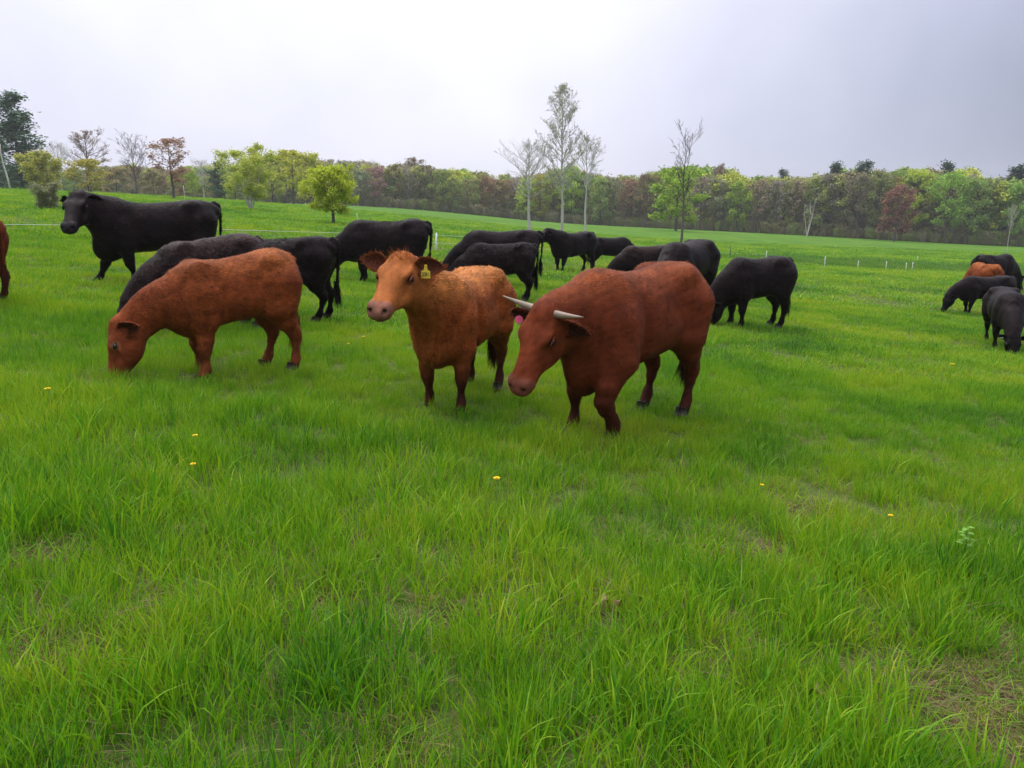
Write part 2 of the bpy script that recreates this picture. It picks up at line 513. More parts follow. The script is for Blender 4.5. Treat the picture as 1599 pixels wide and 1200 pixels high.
def scatter(name, pts, rot, scl, idx, coll, mat=None):
    me = bpy.data.meshes.new(name)
    me.vertices.add(len(pts)); me.vertices.foreach_set('co', np.asarray(pts, np.float32).ravel())
    a = me.attributes.new('rot', 'FLOAT_VECTOR', 'POINT'); a.data.foreach_set('vector', np.asarray(rot, np.float32).ravel())
    a = me.attributes.new('scl', 'FLOAT_VECTOR', 'POINT'); a.data.foreach_set('vector', np.asarray(scl, np.float32).ravel())
    a = me.attributes.new('pick', 'INT', 'POINT'); a.data.foreach_set('value', np.asarray(idx, np.int32))
    o = obj(name, me)
    ng = bpy.data.node_groups.new(name, 'GeometryNodeTree')
    ng.interface.new_socket('Geometry', in_out='INPUT', socket_type='NodeSocketGeometry')
    ng.interface.new_socket('Geometry', in_out='OUTPUT', socket_type='NodeSocketGeometry')
    N = ng.nodes; L = ng.links
    gi = N.new('NodeGroupInput'); go = N.new('NodeGroupOutput')
    m2p = N.new('GeometryNodeMeshToPoints'); L.new(gi.outputs[0], m2p.inputs[0])
    ci = N.new('GeometryNodeCollectionInfo'); ci.inputs['Collection'].default_value = coll
    ci.inputs['Separate Children'].default_value = True; ci.inputs['Reset Children'].default_value = True
    iop = N.new('GeometryNodeInstanceOnPoints'); iop.inputs['Pick Instance'].default_value = True
    def attr(nm, dt):
        n = N.new('GeometryNodeInputNamedAttribute'); n.data_type = dt; n.inputs[0].default_value = nm
        return n.outputs[0]
    L.new(m2p.outputs[0], iop.inputs['Points']); L.new(ci.outputs[0], iop.inputs['Instance'])
    L.new(attr('pick', 'INT'), iop.inputs['Instance Index'])
    L.new(attr('rot', 'FLOAT_VECTOR'), iop.inputs['Rotation']); L.new(attr('scl', 'FLOAT_VECTOR'), iop.inputs['Scale'])
    L.new(iop.outputs[0], go.inputs[0])
    md = o.modifiers.new('scatter', 'NODES'); md.node_group = ng
    return o

def drift(x, y):
    return (np.sin(x * 0.7 + 1.1 * np.sin(y * 0.5)) * np.sin(y * 0.9 + 0.8 * np.sin(x * 0.6 + 2)) + 0.6 * np.sin(x * 2.1 + 3) * np.sin(y * 1.8 + x)
            + 0.5 * np.sin(x * 4.3 + y * 2.2) * np.sin(y * 3.9 - x * 1.7)) / 2.1

def make_grass():
    meshes = []
    for s in range(5): meshes.append(tuft_mesh('near_tuft', 10 + s, 76, 0.13, 0.07, 0.24, 0.0050, 0.07, 0.28, 4))          # 0-4
    for s in range(2): meshes.append(tuft_mesh('dry_tuft', 30 + s, 46, 0.15, 0.03, 0.09, 0.005, 0.62, 1.3, 3))              # 5-6
    for s in range(2): meshes.append(tuft_mesh('broad_tuft', 40 + s, 24, 0.12, 0.12, 0.27, 0.0095, 0.02, 0.35, 4))           # 7-8
    for s in range(4): meshes.append(tuft_mesh('mid_tuft', 50 + s, 95, 0.24, 0.05, 0.125, 0.009, 0.07, 0.32, 3))             # 9-12
    for s in range(3): meshes.append(tuft_mesh('far_tuft', 60 + s, 110, 0.55, 0.05, 0.13, 0.020, 0.08, 0.32, 2))            # 13-15
    for s in range(2): meshes.append(tuft_mesh('strip_tuft', 70 + s, 110, 0.55, 0.06, 0.20, 0.022, 0.03, 0.32, 2, 1.0))          # 16-17
    coll = source_collection('grass_tuft', meshes)
    P = []; R = []; S = []; I = []
    def band(y0, y1, dens, kinds, smin, smax, wide=0.80):
        xm = wide * y1 + 1.8
        n = int((y1 - y0) * 2 * xm * dens)
        y = RNG.uniform(y0, y1, n); x = RNG.uniform(-xm, xm, n)
        k = np.abs(x) < wide * y + 1.8
        x, y = x[k], y[k]
        bare = bare_at(x, y)
        dr = drift(x, y)
        k = RNG.uniform(size=len(x)) > bare * 0.93
        x, y, dr, bare = x[k], y[k], dr[k], bare[k]
        s = RNG.uniform(smin, smax, len(x)) * (1.0 + 0.22 * dr) * (1 - 0.5 * bare)
        zs = s * RNG.uniform(0.85, 1.15, len(x)) 
        pick = RNG.choice(kinds, len(x))
        if y1 > 30: pick = np.where(strip_at(x, y) > RNG.uniform(.1, .9, len(x)), RNG.choice([16, 17], len(x)), pick)
        P.append(np.stack([x, y, terrain(x, y) - 0.005], -1))
        R.append(np.stack([RNG.normal(0, .08, len(x)), RNG.normal(0, .08, len(x)), RNG.uniform(0, 6.283, len(x))], -1))
        S.append(np.stack([s, s, zs], -1)); I.append(pick)
    near = [0, 1, 2, 3, 4, 0, 1, 2, 3, 4, 7, 8, 5]
    band(1.0, 4.0, 125, near + [7, 8], 0.72, 1.15)
    band(4.0, 5.6, 85, near, 0.7, 1.0)
    band(5.4, 9.5, 150, near, 0.45, 0.70)
    band(9.0, 19.0, 30, [9, 10, 11, 12], 0.8, 1.15)
    band(18.5, 44.0, 5.5, [13, 14, 15], 0.8, 1.2)
    band(43.0, 85.0, 1.6, [13, 14, 15], 1.0, 1.6)
    # old matted thatch lying in the thin places
    n = 900
    c = RNG.integers(0, len(BARE), n)
    bx = np.array([BARE[i][0] for i in c]) + RNG.normal(0, 1, n) * np.array([BARE[i][3] for i in c]) * 1.1
    by = np.array([BARE[i][1] for i in c]) + RNG.normal(0, 1, n) * np.array([BARE[i][3] for i in c]) * 1.1
    P.append(np.stack([bx, by, terrain(bx, by)], -1)); R.append(np.stack([RNG.normal(0, .2, n), RNG.normal(0, .2, n), RNG.uniform(0, 6.283, n)], -1))
    s = RNG.uniform(0.5, 1.0, n); S.append(np.stack([s, s, s * 0.8], -1)); I.append(RNG.choice([5, 6], n))
    n = 3000
    x = RNG.uniform(-6, 6, n); y = RNG.uniform(1.2, 9, n)
    P.append(np.stack([x, y, terrain(x, y)], -1)); R.append(np.stack([RNG.normal(0, .15, n), RNG.normal(0, .15, n), RNG.uniform(0, 6.283, n)], -1))
    s = RNG.uniform(0.5, 1.0, n); S.append(np.stack([s, s, s], -1)); I.append(RNG.choice([5, 6], n))
    o = scatter('grass', np.concatenate(P), np.concatenate(R), np.concatenate(S), np.concatenate(I), coll)
    tag(o, 'lush green spring pasture grass covering the whole field', 'grass', kind='stuff')
make_grass()
# ------------------------------------------------------------------ cattle: one continuous surface per animal from an implicit body
class Field:
    def __init__(self, lo, hi, vox):
        self.lo = np.array(lo, np.float32); self.vox = vox
        n = np.ceil((np.array(hi) - np.array(lo)) / vox).astype(int) + 1
        self.n = n
        self.ax = [(self.lo[i] + np.arange(n[i]) * vox).astype(np.float32) for i in range(3)]
        self.D = np.full(n, 0.5, np.float32)
    def window(self, lo, hi):
        s = []
        for i in range(3):
            a = int(np.clip(math.floor((lo[i] - self.lo[i]) / self.vox), 0, self.n[i] - 1))
            b = int(np.clip(math.ceil((hi[i] - self.lo[i]) / self.vox) + 1, a + 1, self.n[i]))
            s.append(slice(a, b))
        return tuple(s), (self.ax[0][s[0]][:, None, None], self.ax[1][s[1]][None, :, None], self.ax[2][s[2]][None, None, :])
    def join(self, sl, d, k):
        a = self.D[sl]
        if k > 0:
            h = np.maximum(k - np.abs(a - d), 0) / k
            self.D[sl] = np.minimum(a, d) - h * h * k * 0.25
        else:
            self.D[sl] = np.minimum(a, d)
    def carve(self, sl, d, k):
        a = self.D[sl]
        h = np.maximum(k - np.abs(a + d), 0) / k
        self.D[sl] = np.maximum(a, -d) + h * h * k * 0.25
    def ellipsoid(self, c, r, k=0.05, axes=None, carve=False):
        c = np.array(c, float); m = max(r) + k + 3 * self.vox
        sl, (X, Y, Z) = self.window(c - m, c + m)
        x, y, z = X - c[0], Y - c[1], Z - c[2]
        if axes is not None:
            A = [np.array(a, float) for a in axes]
            x, y, z = [A[i][0] * x + A[i][1] * y + A[i][2] * z for i in range(3)]
        q = np.sqrt((x / r[0]) ** 2 + (y / r[1]) ** 2 + (z / r[2]) ** 2)
        d = (q - 1) * min(r)
        if carve: self.carve(sl, d, k)
        else: self.join(sl, d, k)
    def sweep(self, pts, hw, hh, lat=None, k=0.04, inner=0.02, ex=2.0):
        """a tube with an elliptical section through pts; hw across, hh in the plane of the limb"""
        pts = np.array(pts, float)
        mx = max(max(hw), max(hh)) + k + 3 * self.vox
        sl, (X, Y, Z) = self.window(pts.min(0) - mx, pts.max(0) + mx)
        best = None
        for i in range(len(pts) - 1):
            a, b = pts[i], pts[i + 1]
            t = b - a; L = np.linalg.norm(t); t = t / L
            la = np.array(lat if lat is not None else (0, 1, 0), float)
            la = la - t * la.dot(t); la /= np.linalg.norm(la)
            up = np.cross(t, la)
            x, y, z = X - a[0], Y - a[1], Z - a[2]
            s = np.clip((x * t[0] + y * t[1] + z * t[2]) / L, 0, 1)
            w = hw[i] + (hw[i + 1] - hw[i]) * s; h = hh[i] + (hh[i + 1] - hh[i]) * s
            x = x - s * L * t[0]; y = y - s * L * t[1]; z = z - s * L * t[2]
            qu = (x * la[0] + y * la[1] + z * la[2]) / w
            qv = (x * up[0] + y * up[1] + z * up[2]) / h
            mm = np.minimum(w, h)
            qt = (x * t[0] + y * t[1] + z * t[2]) / mm
            if ex == 2.0: q = np.sqrt(qu * qu + qv * qv + qt * qt)
            else: q = (np.abs(qu) ** ex + np.abs(qv) ** ex + np.abs(qt) ** ex) ** (1 / ex)
            d = (q - 1) * mm
            if best is None: best = d
            else:
                hq = np.maximum(inner - np.abs(best - d), 0) / inner
                best = np.minimum(best, d) - hq * hq * inner * 0.25
        self.join(sl, best, k)
    def trunk(self, xs, zt, zb, hw, ex=2.35):
        xs = np.array(xs)
        lo = (xs.min() - .05, -max(hw) - .1, min(zb) - .1); hi = (xs.max() + .05, max(hw) + .1, max(zt) + .1)
        sl, (X, Y, Z) = self.window(lo, hi)
        def spl(v):   # smooth interpolation through the stations
            xx = np.linspace(xs.min(), xs.max(), 240)
            yy = np.interp(xx, xs, v)
            ker = np.hanning(23); ker /= ker.sum()
            yy = np.convolve(np.pad(yy, 11, mode='edge'), ker, 'valid')
            return np.interp(X[:, 0, 0], xx, yy)[:, None, None]
        t, b, w = spl(zt), spl(zb), np.maximum(spl(hw), 0.015)
        c, h = (t + b) / 2, np.maximum((t - b) / 2, 0.015)
        v = (Z - c) / h
        ww = w * (1 - 0.10 * v)          # a little heavier below the middle
        q = (np.abs(Y / ww) ** ex + np.abs(v) ** ex) ** (1 / ex)
        d = (q - 1) * np.minimum(w, h)
        dx = np.maximum(np.maximum(xs.min() - X, X - xs.max()), 0)
        d = np.where(dx > 0, np.hypot(np.maximum(d, 0), dx), d)
        self.join(sl, d, 0.04)
    def polygonise(self):
        """surface nets"""
        D = self.D; n = D.shape
        S = D < 0
        c = np.zeros(np.array(n) - 1, np.int8)
        for i in (0, 1):
            for j in (0, 1):
                for k in (0, 1):
                    c += S[i:n[0] - 1 + i, j:n[1] - 1 + j, k:n[2] - 1 + k]
        act = (c > 0) & (c < 8)
        idx = np.full(act.shape, -1, np.int64)
        ijk = np.argwhere(act)
        idx[act] = np.arange(len(ijk))
        acc = np.zeros((len(ijk), 3)); cnt = np.zeros(len(ijk))
        cor = [(i, j, k) for i in (0, 1) for j in (0, 1) for k in (0, 1)]
        vals = {q: D[ijk[:, 0] + q[0], ijk[:, 1] + q[1], ijk[:, 2] + q[2]] for q in cor}
        for a in cor:
            for ax in range(3):
                if a[ax] == 0:
                    b = list(a); b[ax] = 1; b = tuple(b)
                    va, vb = vals[a], vals[b]
                    m = (va < 0) != (vb < 0)
                    t = va / np.where(m, va - vb, 1)
                    p = np.array(a, float)[None, :] + np.zeros((len(ijk), 3))
                    p[:, ax] += t
                    acc[m] += p[m]; cnt[m] += 1
        V = (ijk + acc / np.maximum(cnt, 1)[:, None]) * self.vox + self.lo
        faces = []
        for ax in range(3):
            o1, o2 = [(1, 2), (2, 0), (0, 1)][ax]
            sa = [slice(None)] * 3; sb = [slice(None)] * 3
            sa[ax] = slice(0, n[ax] - 1); sb[ax] = slice(1, n[ax])
            A, B = S[tuple(sa)], S[tuple(sb)]
            cr = np.argwhere(A != B)
            ok = (cr[:, o1] > 0) & (cr[:, o2] > 0) & (cr[:, o1] < n[o1] - 1) & (cr[:, o2] < n[o2] - 1)
            cr = cr[ok]
            ins = A[cr[:, 0], cr[:, 1], cr[:, 2]]
            e1 = np.zeros(3, int); e1[o1] = 1; e2 = np.zeros(3, int); e2[o2] = 1
            q = [cr - e1 - e2, cr - e2, cr, cr - e1]
            f = np.stack([idx[p[:, 0], p[:, 1], p[:, 2]] for p in q], -1)
            f = np.where(ins[:, None], f, f[:, ::-1])
            faces.append(f)
        return V, np.concatenate(faces)

def unit(v):
    v = np.array(v, float)
    return v / np.linalg.norm(v)

POSES = {
    # poll: where the top of the head sits (animal units, withers = 1); look: where the muzzle points
    'graze': dict(poll=(0.97, 0.0, 0.40), look=(0.45, 0.0, -0.90), mid=(0.74, 0, 0.66)),
    'graze_low': dict(poll=(0.98, 0.0, 0.33), look=(0.55, 0.0, -0.84), mid=(0.74, 0, 0.62)),
    'half': dict(poll=(1.02, 0.0, 0.70), look=(0.62, 0.0, -0.78), mid=(0.76, 0, 0.80)),
    'stand': dict(poll=(0.80, 0.0, 1.07), look=(0.85, 0.0, -0.52), mid=(0.66, 0, 0.90)),
}
FRONT = [(.40, .13, .70, .13), (.385, .155, .48, .088), (.40, .148, .33, .060), (.405, .145, .265, .053), (.40, .143, .222, .038),
         (.395, .14, .12, .029), (.40, .14, .085, .037), (.425, .14, .045, .036), (.44, .14, .015, .042)]
REAR = [(-.44, .13, .74, .19), (-.40, .16, .54, .135), (-.46, .158, .42, .085), (-.535, .145, .315, .056), (-.55, .142, .275, .047),
        (-.535, .14, .215, .035), (-.515, .14, .12, .030), (-.51, .14, .085, .038), (-.485, .14, .045, .037), (-.47, .14, .015, .043)]

def cow_body(p):
    """p: dict of shape and pose. Returns verts, faces, vertex colours and landmarks, in animal units"""
    vox = p.get('vox', 0.016)
    L = p.get('L', 1.0); Wd = p.get('W', 1.0); hs = p.get('head', 1.0); dp = p.get('belly', 0.0) - .04; fat = p.get('neck', 1.0)
    pose = dict(POSES[p.get('pose', 'graze')]); pose.update({k: p[k] for k in ('poll', 'look', 'mid') if k in p})
    poll = np.array(pose['poll'], float); f = unit(pose['look']); mid = np.array(pose['mid'], float)
    sx = lambda x: x * L
    poll[0] += (L - 1) * 0.5; mid[0] += (L - 1) * 0.5
    up0 = np.array(p.get('face_up', (0.25, 0, 1.0)), float)
    if abs(up0.dot(f)) > 0.97 * np.linalg.norm(up0): up0 = np.array((1.0, 0, 0.3))
    n = unit(up0 - f * up0.dot(f)); l = np.cross(n, f)
    pts = np.stack([poll + f * 0.5 * hs, poll, mid, (-.85 * L, 0, 1.1), (.75 * L, .3, 0), (-.8 * L, -.3, -.02)])
    lo = pts.min(0) - .16; hi = pts.max(0) + .16
    lo[1] = min(lo[1], -.36); hi[1] = max(hi[1], .36); lo[2] = min(lo[2], -.05)
    F = Field(lo, hi, vox)
    xs = [-.69, -.66, -.60, -.50, -.40, -.25, -.08, .10, .26, .40, .52, .61, .66]
    zt = [.90, .935, .972, .995, 1.0, .985, .97, .965, .978, 1.0, .985, .93, .86]
    zb = [.82, .74, .62, .52, .465, .425 - dp * .5, .385 - dp, .365 - dp, .365 - dp * .7, .385, .41, .47, .58]
    hw = [.045, .10, .165, .208, .23, .25, .265, .265, .245, .21, .18, .14, .08]
    topo = p.get('top')                     # changes to the topline
    if topo: zt = [a + b for a, b in zip(zt, topo)]
    F.trunk([sx(x) for x in xs], zt, zb, [w * Wd * .92 for w in hw])
    for s in (1, -1):
        F.ellipsoid((sx(.40), s * .125 * Wd, .72), (.15, .085, .235), .05)                     # shoulder
        F.ellipsoid((sx(.50), s * .105 * Wd, .60), (.12, .075, .14), .07)                     # point of shoulder
        F.ellipsoid((sx(-.47), s * .115 * Wd, .70), (.165, .115, .27), .05)                   # thigh
        F.ellipsoid((sx(-.36), s * .155 * Wd, .90), (.06, .05, .05), .07)                     # hook bone
    bone = p.get('bone', 1.0)
    for s in (1, -1):
        F.ellipsoid((sx(-.23), s * .292 * Wd, .80), (.11 * bone, .06 * bone, .10 * bone), .05, None, True)     # hollow before the hip
        F.ellipsoid((sx(.215), s * .292 * Wd, .58), (.040, .065 * bone, .22), .05, None, True)                 # behind the shoulder
        F.ellipsoid((sx(.60), s * .205 * Wd, .72), (.045, .050 * bone, .17), .06, None, True)                  # neck and shoulder
        F.ellipsoid((sx(-.285), s * .270 * Wd, .53), (.040, .070 * bone, .15), .05, None, True)                # flank fold
        F.ellipsoid((sx(-.35), s * .155 * Wd, .915), (.06, .05, .05), .09)                                    # hook bone
        F.ellipsoid((sx(-.63), s * .085 * Wd, .86), (.05, .04, .05), .05)                                        # pin bone
    F.ellipsoid((sx(.53), 0, .47), (.13, .085, .11), .09)                                     # brisket
    if p.get('dewlap'): F.ellipsoid((sx(.53), 0, .42 - p['dewlap'] * .5), (.13, .05, .09 + p['dewlap']), .08)
    # neck
    base = np.array((sx(.44), 0, .750 - .12 * np.clip((.95 - poll[2]) / .4, 0, 1))); end = poll + f * .05 * hs - n * .055 * hs
    ts = np.linspace(0, 1, 13)[:, None]
    npts = (1 - ts) ** 2 * base + 2 * ts * (1 - ts) * mid + ts ** 2 * end
    tt = ts[:, 0]
    hh = (.232 * (1 - tt) + .104 * tt - .03 * np.sin(tt * math.pi)) * fat; hwn = (.170 * (1 - tt) + .072 * tt - .012 * np.sin(tt * math.pi)) * fat
    d0 = npts[-1] - npts[0]
    lat = np.cross((0, 0, 1.0), (d0[0], d0[1], 0)); lat = unit(lat) if np.linalg.norm(lat) > 1e-5 else np.array((0, 1.0, 0))
    F.sweep(npts, hwn, hh, lat, .07, .09)
    # head: stations from poll to muzzle
    st = [(0, .045, -.075, .072), (.05, .062, -.115, .092), (.10, .064, -.150, .102), (.15, .058, -.168, .103), (.20, .046, -.160, .090), (.26, .034, -.128, .073),
          (.32, .024, -.104, .064), (.37, .015, -.094, .064), (.405, .008, -.090, .064), (.428, -.004, -.082, .056), (.440, -.014, -.072, .042)]
    hp = [poll + f * s * hs + n * (a + b) / 2 * hs for s, a, b, w in st]
    F.sweep(hp, [w * hs for s, a, b, w in st], [(a - b) / 2 * hs for s, a, b, w in st], l, .045, .03, 2.3)
    H = lambda s, v, w: poll + (f * s + n * v + l * w) * hs
    ax = (f, n, l)
    F.ellipsoid(H(.02, .05, 0), (.05 * hs, .035 * hs, .06 * hs), .04, ax)
    for s in (1, -1):
        F.ellipsoid(H(.140, .038, s * .084), (.045 * hs, .018 * hs, .020 * hs), .03, ax)     # brow
        F.ellipsoid(H(.145, -.085, s * .075), (.085 * hs, .065 * hs, .025 * hs), .04, ax)    # cheek
        F.ellipsoid(H(.405, -.012, s * .045), (.035 * hs, .028 * hs, .026 * hs), .02, ax)    # nostril wing
        F.ellipsoid(H(.440, -.010, s * .042), (.020 * hs, .009 * hs, .013 * hs), .010, ax, True)
        F.ellipsoid(H(.150, .004, s * .118), (.032 * hs, .020 * hs, .020 * hs), .014, ax, True)   # eye socket
        F.ellipsoid(H(.235, -.02, s * .086), (.05 * hs, .03 * hs, .012 * hs), .03, ax, True)        # hollow before the eye
        F.ellipsoid(H(.40, -.068, s * .070), (.075 * hs, .006 * hs, .022 * hs), .012, ax, True)   # mouth
    F.ellipsoid(H(.452, -.066, 0), (.020 * hs, .006 * hs, .055 * hs), .012, ax, True)
    # legs
    gait = p.get('gait', {})
    hoofs = []
    legs = []
    for key, J, s in (('fl', FRONT, 1), ('fr', FRONT, -1), ('rl', REAR, 1), ('rr', REAR, -1)):
        J = gait.get(key + '_joints', J)
        sw = gait.get(key, 0.0); top = J[0][2]
        stout = p.get('leg', 1.0)
        q = []
        for (x, y, z, r) in J:
            q.append((sx(x) + sw * max(top - .12 - z, 0) / top, s * y * min(Wd, 1.15), z))
        rr = [r * (1 if i < 2 else stout) for i, (x, y, z, r) in enumerate(J)]
        F.sweep(q, [r * .88 for r in rr], rr, (0, 1, 0), .055, .025)
        hoofs.append((np.array(q[-2]), np.array(q[-1]), rr[-1]))
        legs.append((np.array(q), rr))
    # tail
    tw = p.get('tail', 0.02)
    tp = np.array([(sx(-.64), 0, .955), (sx(-.685), tw * .2, .925), (sx(-.705), tw * .5, .82), (sx(-.690), tw * .8, .62), (sx(-.675), tw, .46), (sx(-.67), tw * 1.2, .36)])
    F.sweep(tp, [.034, .028, .021, .018, .016, .018], [.034, .028, .021, .018, .016, .018], (0, 1, 0), .03, .02)
    V, Q = F.polygonise()
    # keep the one continuous surface
    lm = dict(P=poll, f=f, n=n, l=l, hs=hs, H=H, hoofs=hoofs, tail=tp, L=L, legs=legs)
    return V, Q, lm

def vert_normals(V, Q):
    nn = np.cross(V[Q[:, 2]] - V[Q[:, 0]], V[Q[:, 3]] - V[Q[:, 1]])
    N = np.zeros_like(V)
    for k in range(4): np.add.at(N, Q[:, k], nn)
    return N / np.maximum(np.linalg.norm(N, axis=1, keepdims=True), 1e-9)

def value_noise(V, scale, seed):
    r = np.random.default_rng(seed); out = np.zeros(len(V))
    for k in range(6):
        d = r.normal(size=3); d /= np.linalg.norm(d)
        out += np.sin(V @ d * scale * r.uniform(.6, 1.7) + r.uniform(0, 6.28))
    return out / 6

def coat_colours(V, N, lm, c, seed):
    """markings of the animal itself: base, legs, muzzle, back, face"""
    base = np.array(c['base']); col = np.tile(base, (len(V), 1))
    z = V[:, 2]
    nz = value_noise(V, 14, seed)
    def blend(w, k):
        nonlocal col
        w = np.clip(w, 0, 1)[:, None]
        col = col * (1 - w) + np.array(k) * w
    s = ((V - lm['P']) @ lm['f']) / lm['hs']
    off = V - lm['P'] - np.outer(s * lm['hs'], lm['f'])
    near = (np.linalg.norm(off, axis=1) < .21 * lm['hs'])
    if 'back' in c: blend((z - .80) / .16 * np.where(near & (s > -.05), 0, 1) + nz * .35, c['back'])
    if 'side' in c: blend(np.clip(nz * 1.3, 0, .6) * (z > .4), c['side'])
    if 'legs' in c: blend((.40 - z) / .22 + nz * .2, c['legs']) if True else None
    head = near & (s > -.02) & (s < .5)
    if 'face' in c: blend(np.where(head, np.clip((s + .02) / .08, 0, 1) * .8, 0), c['face'])
    v = off @ lm['n'] / lm['hs']; lw = np.abs(off @ lm['l'] / lm['hs'])
    mz = np.where(head & (v > -.06), np.clip((s - .385 + .25 * lw) / .02, 0, 1), 0)
    if 'muzzle' in c: blend(mz, c['muzzle'])
    lw = np.abs(off @ lm['l'] / lm['hs'])
    noz = np.where(head & (s > .40), np.clip(1.5 - np.hypot((lw - .042) / .013, (v + .010) / .009), 0, 1), 0)
    blend(noz, (.012, .008, .007))
    mouth = np.where(head & (s > .33) & (np.abs(v + .067) < .008), .75, 0)
    blend(mouth, (.02, .012, .01))
    if 'chin' in c: blend(np.where(head & (s > .37) & (v < -.07), .9, 0), c['chin'])
    if 'ring' in c:
        de = np.minimum(np.linalg.norm(V - lm['H'](.15, .005, .10), axis=1), np.linalg.norm(V - lm['H'](.15, .005, -.10), axis=1)) / lm['hs']
        blend(np.clip((.048 - de) / .02, 0, 1), c['ring'])
    hoof_z = np.clip((.055 - z) / .02, 0, 1)
    blend(hoof_z * .9, (.03, .024, .02))
    return col

def hair_mesh(V, Q, N, col, lm, n, length, width, seed, mat, lift=0.30):
    """short hair lying along the body, each hair one slim pointed face"""
    r = np.random.default_rng(seed)
    A = np.linalg.norm(np.cross(V[Q[:, 2]] - V[Q[:, 0]], V[Q[:, 3]] - V[Q[:, 1]]), axis=1)
    fi = r.choice(len(Q), n, p=A / A.sum())
    w = r.dirichlet((1, 1, 1, 1), n)
    P = np.einsum('nk,nkd->nd', w, V[Q[fi]]); NN = np.einsum('nk,nkd->nd', w, N[Q[fi]])
    NN /= np.linalg.norm(NN, axis=1, keepdims=True)
    C = np.einsum('nk,nkd->nd', w, col[Q[fi]])
    s = ((P - lm['P']) @ lm['f']) / lm['hs']
    off = np.linalg.norm(P - lm['P'] - np.outer(s * lm['hs'], lm['f']), axis=1)
    head = (off < .2 * lm['hs']) & (s > -.05)
    flow = np.tile(np.array((-1.0, 0, -.55)), (n, 1))
    flow[P[:, 2] < .45] = (-.25, 0, -1.0)
    flow[head] = -lm['f'] + lm['n'] * .1
    sw = value_noise(P, 11, seed + 3); sw2 = value_noise(P, 11, seed + 9)
    flow[:, 1] += sw * .5; flow[:, 2] += sw2 * .5
    flow += r.normal(0, .22, (n, 3))
    flow -= NN * np.sum(flow * NN, axis=1, keepdims=True)
    flow /= np.maximum(np.linalg.norm(flow, axis=1, keepdims=True), 1e-6)
    li = lift * r.uniform(.4, 1.6, n)[:, None]
    D = flow + NN * li; D /= np.linalg.norm(D, axis=1, keepdims=True)
    ln = length * r.uniform(.5, 1.4, n)
    ln[head] *= .55
    ln[head & (s > .3)] *= .3
    ln[head & (s < .08)] *= 1.7
    ln[P[:, 2] < .12] *= .5
    if not head.all():
        top = (P[:, 2] > .93) & ~head
        ln[top] *= 1.35
    side = np.cross(NN, D); side /= np.maximum(np.linalg.norm(side, axis=1, keepdims=True), 1e-6)
    root = P - NN * .003
    a = root - side * width / 2; b = root + side * width / 2; t = root + D * ln[:, None]
    VV = np.stack([b, a, t], 1).reshape(-1, 3)
    FF = np.arange(3 * n).reshape(-1, 3)
    var = r.uniform(.5, 1.65, n)[:, None]
    if col.mean() < .02: var = var * np.where(r.uniform(size=(n, 1)) < .35, np.array((3.2, 2.3, 2.3)), np.array((1.0, 1.0, 1.0)))      # sun-bleached brown hairs in a black coat
    CC = np.repeat(C * var, 3, axis=0)
    NJ = NN + r.normal(0, .38, NN.shape) + flow * .15
    NJ /= np.linalg.norm(NJ, axis=1, keepdims=True)
    return VV, FF, CC, np.repeat(NJ, 3, axis=0)

def ear_mesh(lm, side, length=0.17, wid=0.055, back=-0.25, droop=-0.2, cup=1.0, twist=0.0, out=1.0, lat=0.0):
    """a cupped, leaf shaped ear with thickness; returns verts, faces and a colour mask (1 inside)"""
    H = lm['H']; hs = lm['hs']
    base = H(.035, .005, side * .080)
    d = unit(lm['l'] * side * out + lm['n'] * droop + lm['f'] * back)
    opening = unit(lm['f'] * .70 + lm['n'] * (.42 + twist) + lm['l'] * side * lat)          # the hollow faces forward
    opening = unit(opening - d * opening.dot(d))
    across = np.cross(d, opening)
    nu, nv = 9, 7
    Vf, Vb = [], []
    for i in range(nu):
        t = i / (nu - 1)
        w = wid * hs * (math.sin(math.pi * min(1, t * .86 + .14)) ** .75) * (1.0 if t > .25 else .55 + t * 1.8)
        for j in range(nv):
            u = -1 + 2 * j / (nv - 1)
            bend = cup * w * .75 * (u * u) * (1 - .5 * t)
            q = base + d * length * hs * t + across * w * u * (1 - .12 * abs(u)) + opening * (bend - cup * w * .25) - lm['n'] * .02 * t * t * hs
            Vf.append(q + opening * .004); Vb.append(q - opening * .006)
    V = np.array(Vf + Vb); F = []
    o = nu * nv
    for i in range(nu - 1):
        for j in range(nv - 1):
            a = i * nv + j
            F.append([a, a + 1, a + nv + 1, a + nv]); F.append([o + a, o + a + nv, o + a + nv + 1, o + a + 1])
    rim = [j for j in range(nv)] + [i * nv + nv - 1 for i in range(1, nu)] + [(nu - 1) * nv + j for j in range(nv - 2, -1, -1)] + [i * nv for i in range(nu - 2, 0, -1)]
    for a, b in zip(rim, rim[1:] + rim[:1]):
        F.append([a, o + a, o + b, b])
    # the hollow: darker, softer hair inside
    mask = np.zeros(len(V))
    for i in range(nu):
        for j in range(1, nv - 1):
            mask[i * nv + j] = 1.0 if 0 < i < nu - 1 else .4
    tip = base + d * length * hs
    return V, F, mask, base, d, opening, across, tip

def text_mesh(txt, size, name):
    cu = bpy.data.curves.new(name, 'FONT'); cu.body = txt; cu.size = size; cu.align_x = 'CENTER'; cu.align_y = 'CENTER'
    cu.extrude = 0.0004
    t = bpy.data.objects.new(name, cu); COL.objects.link(t)
    bpy.context.view_layer.update()
    me = bpy.data.meshes.new_from_object(t.evaluated_get(bpy.context.evaluated_depsgraph_get()))
    bpy.data.objects.remove(t); bpy.data.curves.remove(cu)
    return me

BLACK = dict(base=(.0068, .0048, .0055), muzzle=(.014, .0125, .0145), legs=(.0035, .003, .003), side=(.0085, .0052, .0050))
BROWNBLACK = dict(base=(.0095, .0060, .0058), muzzle=(.020, .018, .020), legs=(.007, .006, .006), back=(.024, .014, .0125), side=(.018, .0105, .009))

